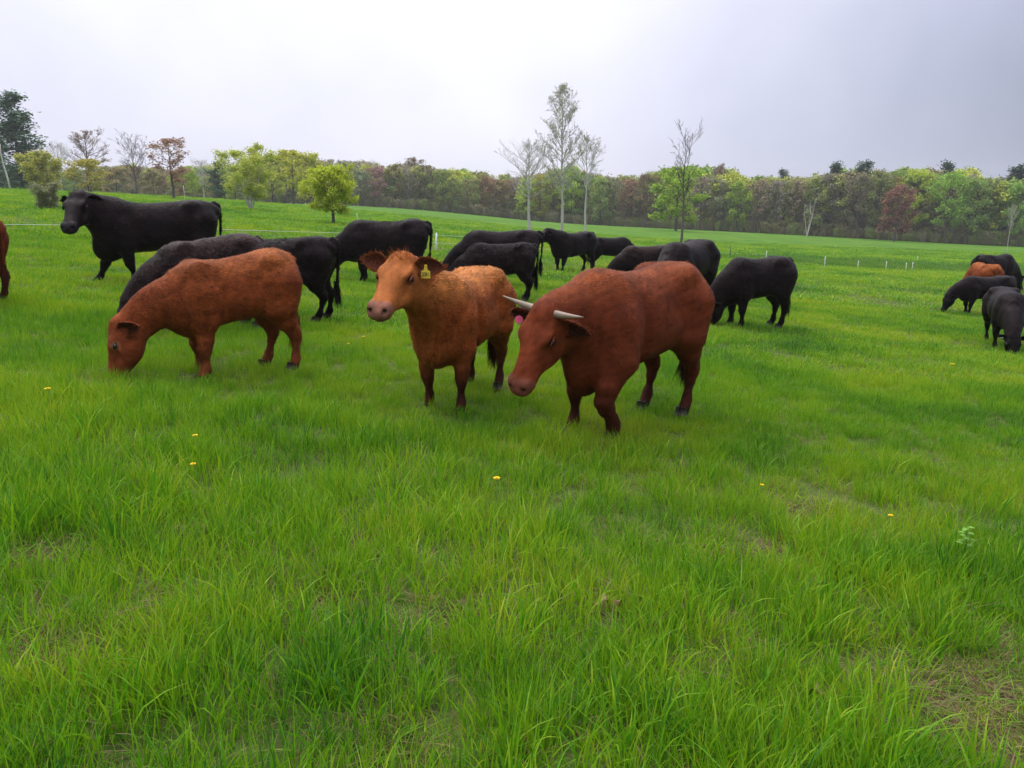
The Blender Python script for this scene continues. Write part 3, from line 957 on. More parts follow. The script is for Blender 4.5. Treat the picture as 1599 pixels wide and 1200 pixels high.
def make_cow(name, label, cat, px, top_py, Y, heading, p, colours, black=True, hair=9000, group=None, seed=1, hair_len=.022, hair_w=.0055, horns=None, tags=None,
             ears=None, dx=0.0, size=None):
    mid_py = top_py + 60
    x, _, _ = at_depth(px, mid_py, Y); x += dx
    zt = at_depth(px, top_py, Y)[2]
    g = tz(x, Y)
    Hc = size or (zt - g)
    print('cow %-8s x %.2f y %.2f z %.2f height %.2f' % (name, x, Y, g, Hc))
    root = empty(name, (x, Y, g), math.radians(heading))
    tag(root, label, cat, group)
    if 'look_w' in p:           # direction of the face given in the field's own axes
        ch, sh = math.cos(math.radians(heading)), math.sin(math.radians(heading))
        a, b, c = p['look_w']; p = dict(p, look=(a * ch + b * sh, -a * sh + b * ch, c))
        if 'up_w' in p:
            a, b, c = p['up_w']; p['face_up'] = (a * ch + b * sh, -a * sh + b * ch, c)
    V, Q, lm = cow_body(p)
    N = vert_normals(V, Q)
    amp = 1.7 if black else .5
    fine = np.clip(1 + amp * .55 * value_noise(V * np.array((.55, 1, 1)), 95, seed + 6) + amp * .35 * value_noise(V * np.array((.55, 1, 1)), 48, seed + 7), .3, 2.6)
    V = V + N * (value_noise(V, 10, seed + 1) * .007 + value_noise(V, 24, seed) * .0045 + value_noise(V, 60, seed + 5) * .0022)[:, None]
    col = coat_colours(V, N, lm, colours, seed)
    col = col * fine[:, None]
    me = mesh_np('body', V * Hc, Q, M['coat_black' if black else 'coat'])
    set_color(me, 'coat', col)
    obj('body', me, root)
    hm = M['coat_black_hair' if black else 'coat_hair']
    if hair:
        VV, FF, CC, NN = hair_mesh(V, Q, N, col * np.clip(1.05 + .35 * value_noise(V * np.array((.6, 1, 1)), 9, seed + 2) + .35 * value_noise(V * np.array((.5, 1, 1)), 26, seed + 4), .35, 2)[:, None], lm, hair, hair_len / Hc, hair_w / Hc, seed + 50, hm)
        extra = []
        r = np.random.default_rng(seed + 77)
        # tail switch and, where the animal has one, the tuft on the poll
        tp = lm['tail']
        m = max(60, hair // 90)
        rt = tp[-1] + r.normal(0, .012, (m, 3)) + np.outer(r.uniform(0, 1, m) * .10, (0, 0, 1))
        dn = np.tile((0, 0, -1.0), (m, 1)) + r.normal(0, .10, (m, 3))
        extra.append((rt, dn, r.uniform(.14, .30, m), .011, np.array(colours.get('legs', colours['base']))))
        if p.get('tuft'):
            m = 160
            rt = np.stack([lm['H'](s_, .055, w_) for s_, w_ in zip(r.uniform(-.02, .07, m), r.normal(0, .03, m))])
            dn = lm['n'] * 1.0 + r.normal(0, .45, (m, 3)) - lm['l'] * .3
            extra.append((rt, dn, r.uniform(.03, .085, m), .0045, np.array(colours.get('back', colours['base']))))
        for rt, dn, ln, w, c in extra:
            dn = dn / np.linalg.norm(dn, axis=1, keepdims=True)
            sd = np.cross(dn, r.normal(size=dn.shape)); sd /= np.linalg.norm(sd, axis=1, keepdims=True)
            b = len(VV)
            vv = np.stack([rt - sd * w / 2, rt + sd * w / 2, rt + dn * ln[:, None]], 1).reshape(-1, 3)
            VV = np.concatenate([VV, vv]); FF = np.concatenate([FF, np.arange(len(vv)).reshape(-1, 3) + b])
            CC = np.concatenate([CC, np.repeat(c[None, :] * r.uniform(.7, 1.3, (len(rt), 1)), 3, axis=0)])
            out = np.cross(sd, dn); NN = np.concatenate([NN, np.repeat(out, 3, axis=0)])
        hme = mesh_np('coat_hair', VV * Hc, FF, hm)
        set_color(hme, 'coat', CC)
        hme.normals_split_custom_set_from_vertices(NN.astype(np.float32))
        tag(obj('coat_hair', hme, root), kind='stuff')
    # ears
    ep = dict(length=.17, wid=.055); ep.update(ears or {})
    for side in (1, -1):
        e = dict(ep); e.update((ears or {}).get(side, {})); e = {k: v for k, v in e.items() if not isinstance(k, int)}
        EV, EF, mask, base, d, op, ac, tip = ear_mesh(lm, side, **e)
        eme = mesh_np('ear', EV * Hc, EF, M['coat_black' if black else 'coat'])
        cin = np.array(colours.get('ear_in', tuple(c * .55 for c in colours['base'])))
        set_color(eme, 'coat', np.array(colours['base'])[None, :] * (1 - mask[:, None]) + cin[None, :] * mask[:, None])
        eo = obj('ear', eme, root)
        # fringe of hair along the ear
        if hair > 12000:
            r = np.random.default_rng(seed + side + 30); m = 500
            k = r.integers(0, len(EV), m)
            rt = EV[k] + r.normal(0, .006, (m, 3)); dn = d * .6 + r.normal(0, .5, (m, 3)); dn /= np.linalg.norm(dn, axis=1, keepdims=True)
            sd = np.cross(dn, r.normal(size=dn.shape)); sd /= np.linalg.norm(sd, axis=1, keepdims=True)
            vv = np.stack([rt - sd * .002, rt + sd * .002, rt + dn * r.uniform(.012, .032, m)[:, None]], 1).reshape(-1, 3)
            fm = mesh_np('ear_hair', vv * Hc, np.arange(len(vv)).reshape(-1, 3), hm)
            set_color(fm, 'coat', np.tile(np.array(colours['base']), (len(vv), 1)) * np.repeat(r.uniform(.7, 1.3, (m, 1)), 3, axis=0))
            tag(obj('ear_hair', fm, eo), kind='stuff')
        if tags and side in tags:
            kind, txt = tags[side]
            ctr = base + d * ep['length'] * lm['hs'] * (.42 if kind == 'yellow' else .55) + op * (.012 if kind == 'yellow' else .03)
            face = unit(np.array(p.get('tag_face', lm['f'])))
            dz = np.array((0, 0, -1.0)); dz = unit(dz - face * dz.dot(face)); rx = np.cross(face, dz)
            def T(a, b, c): return (ctr + rx * a + dz * b + face * c) * Hc
            mb = MB()
            if kind == 'yellow':
                out = [(-.008, -.01), (.008, -.01), (.012, .022), (.030, .032), (.031, .078), (-.031, .078), (-.030, .032), (-.012, .022)]
                out = [(a / Hc * 1.12, b / Hc * 1.12) for a, b in out]
            else:
                out = [(.030 / Hc * math.cos(t * math.pi / 6), .030 / Hc * math.sin(t * math.pi / 6) + .02 / Hc) for t in range(12)]
            k = len(out)
            mb.add([T(a, b, .014) for a, b in out] + [T(a, b, .011) for a, b in out],
                   [list(range(k)), list(range(2 * k - 1, k - 1, -1))] + [[i, k + i, k + (i + 1) % k, (i + 1) % k] for i in range(k)])
            mb.ball(T(0, 0 if kind == 'yellow' else .012 / Hc, .015), .006, 8, 5)
            to = mb.build('ear_tag', M['tag_' + kind], root, False)
            if txt:
                tm = text_mesh(txt, .034, 'tag_number')
                n_ = len(tm.vertices); co = np.zeros(n_ * 3, np.float32); tm.vertices.foreach_get('co', co); co = co.reshape(-1, 3)
                o2 = np.stack([T(a / Hc * .92, .060 / Hc - b / Hc * 1.25, .0152 + c) for a, b, c in co])
                tm.vertices.foreach_set('co', o2.astype(np.float32).ravel()); tm.materials.append(M['ink']); tm.update()
                obj('tag_number', tm, to)
    # eyes
    for side in (1, -1):
        mb = MB(); mb.ball(lm['H'](.150, .006, side * .1005) * Hc, np.array((.024, .019, .018)) * lm['hs'] * Hc, 12, 8, [Vector(a) for a in (lm['f'], lm['n'], lm['l'])])
        eo = mb.build('eye', M['eye'], root)
        if hair > 12000:      # lids
            mb = MB()
            for sgn, rad in ((1, .0058), (-1, .0042)):
                pts = []
                for k in range(9):
                    a = math.pi * k / 8
                    pts.append(lm['H'](.150 - .030 * math.cos(a), .006 + sgn * .0165 * math.sin(a), side * (.1000 + .009 * math.sin(a))) * Hc)
                mb.tube(pts, [rad * lm['hs'] * Hc * (.5 + .5 * math.sin(math.pi * k / 8)) for k in range(9)], 6)
            lme = mesh_np('eyelid', np.array(mb.v), mb.f, M['coat_black' if black else 'coat'])
            set_color(lme, 'coat', np.tile(np.array(colours.get('lid', colours['base'])), (len(lme.vertices), 1)))
            obj('eyelid', lme, eo)
    # hooves
    for a, b, rr in lm['hoofs']:
        mb = MB()
        fd = unit(np.array((1.0, 0, 0)))
        for s in (1, -1):
            c = b + np.array((.018, s * rr * .42, -.002))
            rings = []
            for z_, f_ in ((.040, .72), (.012, 1.0), (-.014, 1.1)):
                rings.append([Vector((c[0] + math.cos(t * math.pi / 4) * rr * 1.05 * f_ + (.012 if z_ < 0 else 0), c[1] + math.sin(t * math.pi / 4) * rr * .46 * f_, c[2] + z_)) * Hc for t in range(8)])
            Vv = [q for rg in rings for q in rg]
            mb.add(Vv, [[i * 8 + k, i * 8 + (k + 1) % 8, i * 8 + 8 + (k + 1) % 8, i * 8 + 8 + k] for i in range(2) for k in range(8)] + [list(range(8)), list(range(23, 15, -1))])
        mb.build('hoof', M['hoof'], root)
    # horns
    if horns:
        for side in (1, -1):
            mb = MB()
            pts = []
            for k in range(10):
                t = k / 9
                q = lm['H'](.010 + horns['fwd'] * t ** 1.3, .042 + horns['rise'] * t ** 1.5, side * (.055 + horns['out'] * t))
                pts.append(q * Hc)
            mb.tube(pts, [Hc * horns['r'] * (1 - .88 * (k / 9) ** 1.2) for k in range(10)], 10)
            mb.build('horn', M['horn'], root)
    return root, lm, Hc
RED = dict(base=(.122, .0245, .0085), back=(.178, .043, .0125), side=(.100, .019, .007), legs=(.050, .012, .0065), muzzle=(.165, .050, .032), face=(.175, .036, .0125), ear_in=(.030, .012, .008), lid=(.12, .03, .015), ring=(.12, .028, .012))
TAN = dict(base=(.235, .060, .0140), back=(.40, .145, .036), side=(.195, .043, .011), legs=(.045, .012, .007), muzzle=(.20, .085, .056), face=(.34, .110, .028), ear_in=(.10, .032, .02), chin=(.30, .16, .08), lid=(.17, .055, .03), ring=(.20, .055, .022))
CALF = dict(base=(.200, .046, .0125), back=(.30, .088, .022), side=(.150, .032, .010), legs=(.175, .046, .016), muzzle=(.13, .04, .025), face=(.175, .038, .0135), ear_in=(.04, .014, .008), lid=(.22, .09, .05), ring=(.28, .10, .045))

HERD = 'mixed herd of red and black cattle on the pasture'
# the horned red animal, walking to the left with its near foreleg lifted
LIFT = [(.40, .13, .70, .15), (.44, .175, .50, .115), (.545, .165, .345, .072), (.565, .16, .275, .060), (.535, .158, .225, .050), (.465, .155, .15, .038), (.445, .152, .115, .044), (.435, .15, .075, .038), (.43, .15, .045, .043)]
make_cow('bull', 'red horned cattle walking left with pale horns and a pink ear tag', 'cow', 992, 416, 6.3, 228,
         dict(vox=.0105, pose='half', poll=(.84, -.03, .80), look_w=(-.40, -.34, -.86), up_w=(-.55, -.78, .2), mid=(.66, 0, .80), head=1.02, W=1.0, L=.94, neck=.90, belly=.0, dewlap=.03, leg=.95, bone=1.5, tag_face=(.81, .6, .1),
              top=[0, 0, 0, .0, .0, -.005, -.005, 0, .01, .015, .01, 0, 0],
              gait=dict(fl_joints=LIFT, fr=.06, rl=.04, rr=.10)),
         RED, False, 60000, HERD, 3, .023, .0065, horns=dict(out=.205, rise=.045, fwd=-.01, r=.024), tags={-1: ('pink', None)}, ears={'length': .16, 'wid': .058, 'droop': -.45, 'back': -.25, 1: dict(length=.18, wid=.072, droop=-.5, back=-.02), -1: dict(length=.19, wid=.062, droop=-.25, back=.05)})
make_cow('cow', 'golden red cow facing the camera with a numbered yellow ear tag', 'cow', 722, 424, 6.6, -108,
         dict(vox=.0105, pose='stand', poll=(.82, -.10, 1.125), look_w=(-.24, -.80, -.50), up_w=(0, -.3, 1), mid=(.66, 0, .92), head=1.12, W=1.0, L=.95, neck=.97, tuft=True, bone=1.5, leg=.95, tag_face=(.95, .1, .1),
              gait=dict(fl=.04, fr=-.05, rl=.02, rr=-.04)),
         TAN, False, 60000, HERD, 5, .025, .0065, tags={1: ('yellow', '2091')}, ears=dict(length=.185, wid=.068, droop=.12, back=-.15))
make_cow('calf', 'chestnut red calf grazing with its muzzle in the grass', 'calf', 366, 396, 6.75, 219,
         dict(vox=.0105, pose='graze', poll=(1.0, -.04, .50), look_w=(-.26, -.10, -.92), up_w=(-.9, -.3, .3), mid=(.74, 0, .74), head=1.10, W=1.0, L=.75, leg=1.02, neck=.83, bone=1.45, belly=-.03,
              top=[.01, .015, .025, .03, .025, .015, .005, -.01, -.03, -.05, -.05, -.03, 0], gait=dict(fl=.05, fr=-.02, rl=-.08, rr=.10)),
         CALF, False, 60000, HERD, 8, .025, .0065, ears=dict(length=.16, wid=.070, droop=-.7, back=-.45, out=.55, lat=1.6))
# black cattle
B = lambda **k: k
make_cow('cow', 'black cow standing broadside at far left, head up toward the camera', 'cow', 248, 313, 12.2, 216,
         B(vox=.014, pose='stand', poll=(.78, .06, 1.03), look_w=(.08, -.80, -.60), up_w=(0, -.3, 1), mid=(.64, 0, .90), head=1.18, W=1.08, L=1.08, belly=.02, dewlap=.02, tuft=True, gait=dict(fl=-.12, fr=.36, rl=.0, rr=-.1)),
         dict(BLACK, chin=(.16, .13, .12)), True, 34000, HERD, 11, .03, .010, ears=dict(length=.13, wid=.05, droop=-.25, back=-.5))
make_cow('cow', 'dark brown-black cow grazing directly behind the chestnut calf', 'cow', 334, 369, 8.9, 224,
         B(vox=.014, pose='graze', W=1.0, L=.82, head=.95, top=[0, 0, .0, .01, .02, .02, .01, 0, -.03, -.05, -.05, -.02, 0]), BROWNBLACK, True, 30000, HERD, 12, .03, .008)
make_cow('cow', 'black cow with rump and hind legs showing right of the chestnut calf', 'cow', 436, 369, 9.9, 184,
         B(vox=.014, pose='graze', W=1.0, L=1.02, gait=dict(rl=.05, rr=-.05, fl=.05)), BLACK, True, 26000, HERD, 13, .03, .009)
make_cow('cow', 'black cow grazing left between the black rump and the white post', 'cow', 606, 343, 14.8, 184,
         B(vox=.016, pose='graze', W=1.05, L=.98, belly=.03, top=[0, 0, .005, .015, .015, 0, 0, 0, 0, 0, 0, 0, 0]), BLACK, True, 20000, HERD, 14, .03, .012)
make_cow('cow', 'black cow grazing behind a black calf right of the white post', 'cow', 784, 359, 16.4, 181,
         B(vox=.016, pose='graze', W=1.05, L=1.04), BLACK, True, 14000, HERD, 15, .03, .012)
make_cow('calf', 'shaggy black calf behind the back of the golden red cow', 'calf', 783, 379, 14.2, 178,
         B(vox=.015, pose='graze', W=.98, L=.92, leg=1.2), BLACK, True, 20000, HERD, 16, .035, .012)
make_cow('cow', 'black cow standing with head raised, in the gap between the two red ones', 'cow', 895, 362, 22, 218,
         B(vox=.018, pose='stand', poll=(.84, .0, 1.03), look_w=(-.85, -.25, -.45), W=1.05, L=.98, head=1.05, belly=.02, gait=dict(fl=.15)), BLACK, True, 5000, HERD, 17, .02, .011)
make_cow('cow', 'black cow half hidden right behind the standing black cow', 'cow', 950, 370, 24.5, 12,
         B(vox=.018, pose='graze', W=1.05), BLACK, True, 4000, HERD, 18, .02, .011)
make_cow('cow', 'dark brown cow grazing low behind the back of the horned red one', 'cow', 1010, 383, 19.5, 186,
         B(vox=.018, pose='graze', W=1.0, L=.95), BROWNBLACK, True, 6000, HERD, 19, .02, .010)
make_cow('cow', 'large black cow partly hidden by the rump of the horned red one', 'cow', 1072, 376, 15.5, 232,
         B(vox=.016, pose='graze', W=1.1, L=1.0, gait=dict(rl=.05)), BLACK, True, 16000, HERD, 20, .03, .012)
make_cow('cow', 'black cow grazing alone just right of the horned red one', 'cow', 1182, 401, 13.2, 192,
         B(vox=.014, pose='graze', poll=(.82, .0, .38), look=(.25, .0, -.95), mid=(.68, 0, .66), W=1.0, L=.72, gait=dict(fl=.0, fr=.03, rl=.04)), BLACK, True, 24000, HERD, 21, .03, .010, ears=dict(length=.17, droop=.1, back=-.2))
make_cow('cow', 'farthest black cow at right, only its back in view', 'cow', 1546, 397, 27, 20,
         B(vox=.02, pose='graze', L=.95, W=1.0), BLACK, True, 3000, HERD, 22, .02, .012)
make_cow('calf', 'small orange-red calf with only its back showing at far right', 'calf', 1531, 411, 23.5, 88,
         B(vox=.018, pose='graze', L=.85), CALF, False, 5000, HERD, 23, .025, .010)
make_cow('cow', 'black cow grazing in side view at far right', 'cow', 1535, 431, 19.2, 188,
         B(vox=.016, pose='half', poll=(.98, 0, .52), look=(.35, 0, -.94), W=1.0, L=1.12, gait=dict(fl=.12, fr=-.06)), BLACK, True, 8000, HERD, 24, .02, .010)
make_cow('cow', 'black cow grazing head-on toward the camera at the right edge', 'cow', 1566, 452, 13.6, -112,
         B(vox=.014, pose='graze_low', W=1.1, L=.95), BLACK, True, 12000, HERD, 25, .02, .008, tags={-1: ('blue', None)}, ears=dict(length=.16, droop=0))
make_cow('cow', 'dark red cow cut off by the left edge of the picture', 'cow', -78, 338, 8.9, 176,
         B(vox=.014, pose='stand', W=1.0), RED, False, 16000, HERD, 26, .024, .006)
# ------------------------------------------------------------------ trees
def grow(seed, h, base, rad, limbs, form='oval', up=0.55, sub=5, twig=4, trunk_r=None, bend=0.03, fork=1, droop=0.0):
    """skeleton: list of (points, radii, level). base: height where the crown starts, rad: crown radius"""
    r = random.Random(seed)
    out = []
    tr = trunk_r or h * 0.013 + 0.03
    stems = []
    for s in range(fork):
        pts = []
        a0 = 2 * math.pi * s / max(fork, 1) + r.uniform(-.4, .4)
        x = y = 0.0; lean = (0.0 if fork == 1 else r.uniform(.15, .34))
        hh = h * (1 if s == 0 else r.uniform(.78, .98))
        nseg = 9
        for k in range(nseg + 1):
            t = k / nseg
            pts.append(Vector((math.cos(a0) * lean * hh * t ** 0.9 + x, math.sin(a0) * lean * hh * t ** .9 + y, hh * t)))
            x += r.gauss(0, bend) * hh * .1; y += r.gauss(0, bend) * hh * .1
        rads = [tr / (fork ** .45) * (1 - t / nseg * .93) for t in range(nseg + 1)]
        out.append((pts, rads, 0)); stems.append((pts, rads, hh))
    def env(t):     # crown outline, t 0..1 from crown base to top
        if form == 'oval': return math.sin(math.pi * (0.12 + 0.86 * t)) ** .7
        if form == 'cone': return (1 - t) ** .75 * .95 + .05
        if form == 'vase': return .35 + .65 * math.sin(math.pi * min(1, .1 + .62 * t))
        if form == 'flat': return math.sin(math.pi * (0.2 + 0.72 * t)) ** .5
        return 1.0
    tips = []
    for i in range(limbs):
        pts0, rad0, hh = stems[i % len(stems)]
        t = (i + r.uniform(.1, .9)) / limbs
        z = base + (hh * .96 - base) * t
        k = min(int(z / hh * 9), 8); fr = z / hh * 9 - k
        o = pts0[k].lerp(pts0[k + 1], fr); rr = rad0[k] * (1 - fr) + rad0[k + 1] * fr
        a = i * 2.39996 + r.uniform(-.5, .5)
        L = rad * env(t) * r.uniform(.75, 1.15) * (1 if fork == 1 else .75)
        d = Vector((math.cos(a), math.sin(a), up * (0.6 + .9 * t) - droop)).normalized()
        pts = [o]
        for q in range(1, 5):
            d = (d + Vector((r.gauss(0, .13), r.gauss(0, .13), .06 * up * 2 - droop * .25 + r.gauss(0, .08)))).normalized()
            pts.append(pts[-1] + d * L / 4)
        b0 = min(rr * .7, L * .022 + .012)
        out.append((pts, [b0 * (1 - .2 * q) for q in range(5)], 1))
        for j in range(sub):
            u = r.uniform(.22, 1.0); kk = min(int(u * 4), 3); o2 = pts[kk].lerp(pts[kk + 1], u * 4 - kk)
            d2 = ((pts[kk + 1] - pts[kk]).normalized() + Vector((r.gauss(0, .6), r.gauss(0, .6), r.gauss(.1 + up * .3, .4)))).normalized()
            l2 = L * r.uniform(.25, .5) * (1.2 - .5 * u)
            p2 = [o2, o2 + d2 * l2 * .5 + Vector((r.gauss(0, .06), r.gauss(0, .06), r.gauss(0.02, .05))) * l2, o2 + d2 * l2 + Vector((0, 0, (.12 * up - droop * .3) * l2))]
            out.append((p2, [b0 * .42, b0 * .3, b0 * .15], 2))
            tips.append(p2[2]); tips.append(p2[1])
            for m in range(twig):
                o3 = p2[0].lerp(p2[2], r.uniform(.3, 1.0))
                d3 = (d2 + Vector((r.gauss(0, .7), r.gauss(0, .7), r.gauss(.15, .5)))).normalized()
                l3 = l2 * r.uniform(.3, .6)
                out.append(([o3, o3 + d3 * l3], [b0 * .17 + .004, b0 * .08 + .003], 3))
                tips.append(o3 + d3 * l3); tips.append(o3 + d3 * l3 * .5)
        tips.append(pts[-1])
    return out, tips

def wood_mesh(name, sk, mat, minr=0.0, levels=4):
    mb = MB()
    for pts, rad, lv in sk:
        if lv >= levels: continue
        mb.tube(pts, [max(q, minr) for q in rad], 7 if lv == 0 else (4 if lv == 1 else 3), cap=False)
    return mesh_np(name, np.array(mb.v), mb.f, mat)

def leaf_mesh(name, tips, seed, per, size, spread, mat, flat=0.0, extra=None):
    """leaf sprays round the twig tips; each a small folded face with its own tone"""
    r = np.random.default_rng(seed)
    T = np.array([tuple(t) for t in tips])
    P = np.repeat(T, per, axis=0) + r.normal(0, spread, (len(T) * per, 3)) * np.array((1, 1, .8))
    clump = np.repeat(r.uniform(0, 1, len(T)), per)
    n = len(P)
    N = r.normal(size=(n, 3)); N[:, 2] = np.abs(N[:, 2]) + flat; N /= np.linalg.norm(N, axis=1, keepdims=True)
    A = np.cross(N, r.normal(size=(n, 3))); A /= np.linalg.norm(A, axis=1, keepdims=True)
    Bv = np.cross(N, A)
    s = size * r.uniform(.5, 1.35, n)[:, None]
    V = np.stack([P - A * s * .5, P + Bv * s * .33 + N * s * .1, P + A * s * .5, P - Bv * s * .33 + N * s * .1], 1).reshape(-1, 3)
    me = mesh_np(name, V, np.arange(4 * n).reshape(-1, 4), mat, False)
    # clump tone and leaf tone
    tone = np.clip(.25 + .45 * clump + r.normal(0, .16, n), 0, 1)
    set_float(me, 'leaf', np.repeat(tone, 4))
    return me

def pine(seed, h, rad, bare=0.10, dens=1.0):
    r = random.Random(seed)
    sk = [([Vector((0, 0, h * k / 8)) for k in range(9)], [h * .016 * (1 - .95 * k / 8) for k in range(9)], 0)]
    tips = []
    whorls = int(h / .85)
    for i in range(whorls):
        t = bare + (1 - bare) * (i + .5) / whorls
        env = (1 - t) ** .55 * (.72 + .28 * math.sin(i * 2.1 + seed)) + .06
        for j in range(r.randint(4, 6)):
            a = r.uniform(0, 6.283); L = rad * env * r.uniform(.6, 1.12)
            d = Vector((math.cos(a), math.sin(a), r.uniform(.0, .35)))
            o = Vector((0, 0, h * t + r.uniform(-.3, .3)))
            pts = [o + d * L * q / 3 + Vector((0, 0, .10 * L * (q / 3) ** 2)) for q in range(4)]
            sk.append((pts, [.05 * (1 - q / 4) * h / 15 + .012 for q in range(4)], 1))
            for q in range(int(5 * dens) + int(L * 3.0 * dens)):
                u = r.uniform(.3, 1.05)
                tips.append(pts[0].lerp(pts[3], u) + Vector((r.gauss(0, .14 * L), r.gauss(0, .14 * L), r.gauss(.05, .2))))
    return sk, tips

def tree_thing(name, label, px, Y, top_py, wood, crown, top_h, wood_col=None, crown_col=None, group=None, base_py=None, rz=0.0, wide=1.0, x=None, cat='tree', trunk_name='trunk', crown_name='crown', sink=0.05, h=None):
    if base_py is not None: x, Y, g = on_ground(px, base_py)
    if x is None: x = at_depth(px, 300, Y)[0]
    g = tz(x, Y)
    if h is None: h = at_depth(px, top_py, Y)[2] - g
    o = empty(name, (x, Y, g - sink), rz)
    s = h / top_h
    o.scale = (s * wide, s * wide, s)
    tag(o, label, cat, group)
    if wood is not None:
        w = obj(trunk_name, wood, o)
        if wood_col: w.color = (*wood_col, 1)
    if crown is not None:
        c = obj(crown_name, crown, o)
        c.color = (*(crown_col or (.1, .2, .03)), 1)
    return o

TR = {}
def trees_setup():
    def add(key, sk, tips, bark, per, size, spread, mat='leaf', minr=0.0, seed=1, flat=0.0):
        zs = [q.z for p_, r_, l_ in sk for q in p_]
        TR[key] = (wood_mesh('trunk', sk, M[bark], minr), leaf_mesh('crown', tips, seed, per, size, spread, M[mat], flat) if per else None, max(zs) - .15)
    # all are modelled 10 m tall and scaled
    for i in range(5):
        sk, tp = grow(100 + i, 10, 2.2, 3.3, 20, 'oval', .5, 5, 2); add('leafy%d' % i, sk, tp, 'bark', 6, .34, .30, seed=i)
    for i in range(4):
        sk, tp = grow(120 + i, 10, 2.6, 2.9, 18, 'oval', .65, 5, 3); add('budding%d' % i, sk, tp, 'bark', 3, .26, .2, minr=.012, seed=20 + i)
    for i in range(3):
        sk, tp = grow(140 + i, 10, 1.2, 3.2, 18, 'oval', .5, 6, 2); add('dense%d' % i, sk, tp, 'bark', 7, .36, .32, seed=40 + i)
    sk, tp = grow(161, 10, 2.0, 4.7, 44, 'oval', .35, 9, 3, trunk_r=.34); add('round', sk, tp, 'bark', 9, .30, .30, seed=61)
    sk, tp = grow(162, 10, 2.8, 1.75, 56, 'oval', .95, 7, 4, trunk_r=.10, bend=.03); add('aspen', sk, tp, 'bark_pale', 1, .085, .06, minr=.0055, seed=62)
    sk, tp = grow(163, 10, 4.0, 3.5, 26, 'oval', .75, 9, 5, trunk_r=.17, bend=.03); add('bare_round', sk, tp, 'bark_pale', 0, 0, 0, minr=.011)
    sk, tp = grow(164, 10, 4.6, 2.6, 26, 'oval', .8, 8, 4, trunk_r=.13); add('light_bud', sk, tp, 'bark_pale', 1, .09, .06, minr=.009, seed=64)
    sk, tp = grow(165, 10, 3.6, 2.6, 15, 'vase', 1.3, 6, 3, trunk_r=.14, bend=.06); add('bare_up', sk, tp, 'bark', 0, 0, 0, minr=.012)
    sk, tp = grow(166, 10, 3.8, 3.0, 24, 'oval', .7, 8, 4, trunk_r=.16); add('bud_round', sk, tp, 'bark', 1, .16, .08, minr=.012, seed=66)
    sk, tp = grow(167, 10, 3.2, 3.3, 24, 'vase', .95, 8, 5, trunk_r=.17); add('bare_vase', sk, tp, 'bark', 0, 0, 0, minr=.013)
    sk, tp = grow(168, 10, 1.6, 3.6, 34, 'oval', .7, 7, 3, trunk_r=.26, fork=6); add('clump', sk, tp, 'bark_pale', 7, .24, .30, seed=68)
    sk, tp = grow(169, 10, .3, 4.6, 30, 'flat', .9, 6, 3, trunk_r=.2, fork=5); add('shrub', sk, tp, 'bark', 5, .42, .42, seed=69)
    sk, tp = grow(170, 10, 3.6, 2.6, 16, 'vase', 1.1, 5, 3, trunk_r=.20, fork=3); add('white_fork', sk, tp, 'bark_birch', 1, .12, .1, minr=.02, seed=70)
    for i in range(2):
        sk, tp = pine(180 + i, 10, 3.1, .1, 1.0 + .2 * i); add('pine%d' % i, sk, tp, 'bark', 16, .25, .24, 'needle', seed=80 + i, flat=.6)
trees_setup()

GREEN_Y = (.44, .48, .065); OLIVE = (.31, .33, .09); RUSSET = (.32, .215, .12); PALE = (.42, .46, .16); DULL = (.27, .24, .13); BRIGHT = (.30, .41, .06); DEEP = (.10, .17, .055); GREYB = (.31, .285, .19)

T = lambda key: TR[key]
# ---- trees that stand out one by one
tree_thing('pine_tree', 'tall dark green pine at the left edge above the bushes', 36, 120, 150, *T('pine0'), crown_col=(.10, .17, .10), wide=1.6)
tree_thing('pine_tree', 'lower dark pine at the left edge beside the tall pine', 4, 128, 215, *T('pine1'), crown_col=(.095, .16, .10), wide=1.6)
tree_thing('bush', 'yellow-green leafing bush in front of the tall pine', 70, 96, 238, *T('shrub'), crown_col=(.40, .39, .06), wide=1.45, cat='bush')
tree_thing('bush', 'grey-olive rounded shrub left of the black cow with raised head', 76, 62, 284, *T('shrub'), crown_col=(.26, .27, .15), wide=1.5, rz=1.0, cat='bush', base_py=328)
tree_thing('budding_tree', 'airy tree with pinkish buds, first of three beside the pine', 143, 130, 198, *T('bud_round'), crown_col=(.36, .25, .18), wide=1.35)
tree_thing('small_tree', 'low golden-green tree beneath the airy budding tree', 138, 118, 250, *T('leafy1'), crown_col=(.42, .37, .05), wide=1.9)
tree_thing('bare_tree', 'bare purplish tree, middle of three beside the pine', 213, 130, 202, *T('bare_vase'), rz=.6, wide=1.4)
tree_thing('budding_tree', 'reddish budding tree, last of three beside the pine', 272, 120, 216, *T('budding1'), crown_col=(.38, .23, .17), wide=1.6, base_py=311)
tree_thing('bare_tree', 'thin bare tree with twigs behind the airy budding tree', 98, 150, 216, *T('bare_round'), rz=1.1)
tree_thing('bare_tree', 'small bare tree between the reddish tree and the leafing clump', 318, 160, 244, *T('bare_round'), rz=2.3)
tree_thing('pine_tree', 'small deep green conifer behind the rump of the left black cow', 343, 150, 256, *T('pine1'), crown_col=(.075, .15, .06), wide=1.6, rz=1.2)
tree_thing('small_tree', 'slim light green sapling above the back of the left black cow', 301, 110, 268, *T('leafy2'), crown_col=(.28, .38, .06), wide=.8)
tree_thing('multi_stem_tree', 'tall yellow-green clump of pale stems left of the round tree', 392, 100, 226, *T('clump'), crown_col=(.48, .52, .10), wide=1.25, base_py=328)
tree_thing('leafing_tree', 'golden-green tree between the pale-stemmed clump and the round tree', 458, 112, 238, *T('leafy3'), crown_col=(.50, .50, .07), wide=1.6)
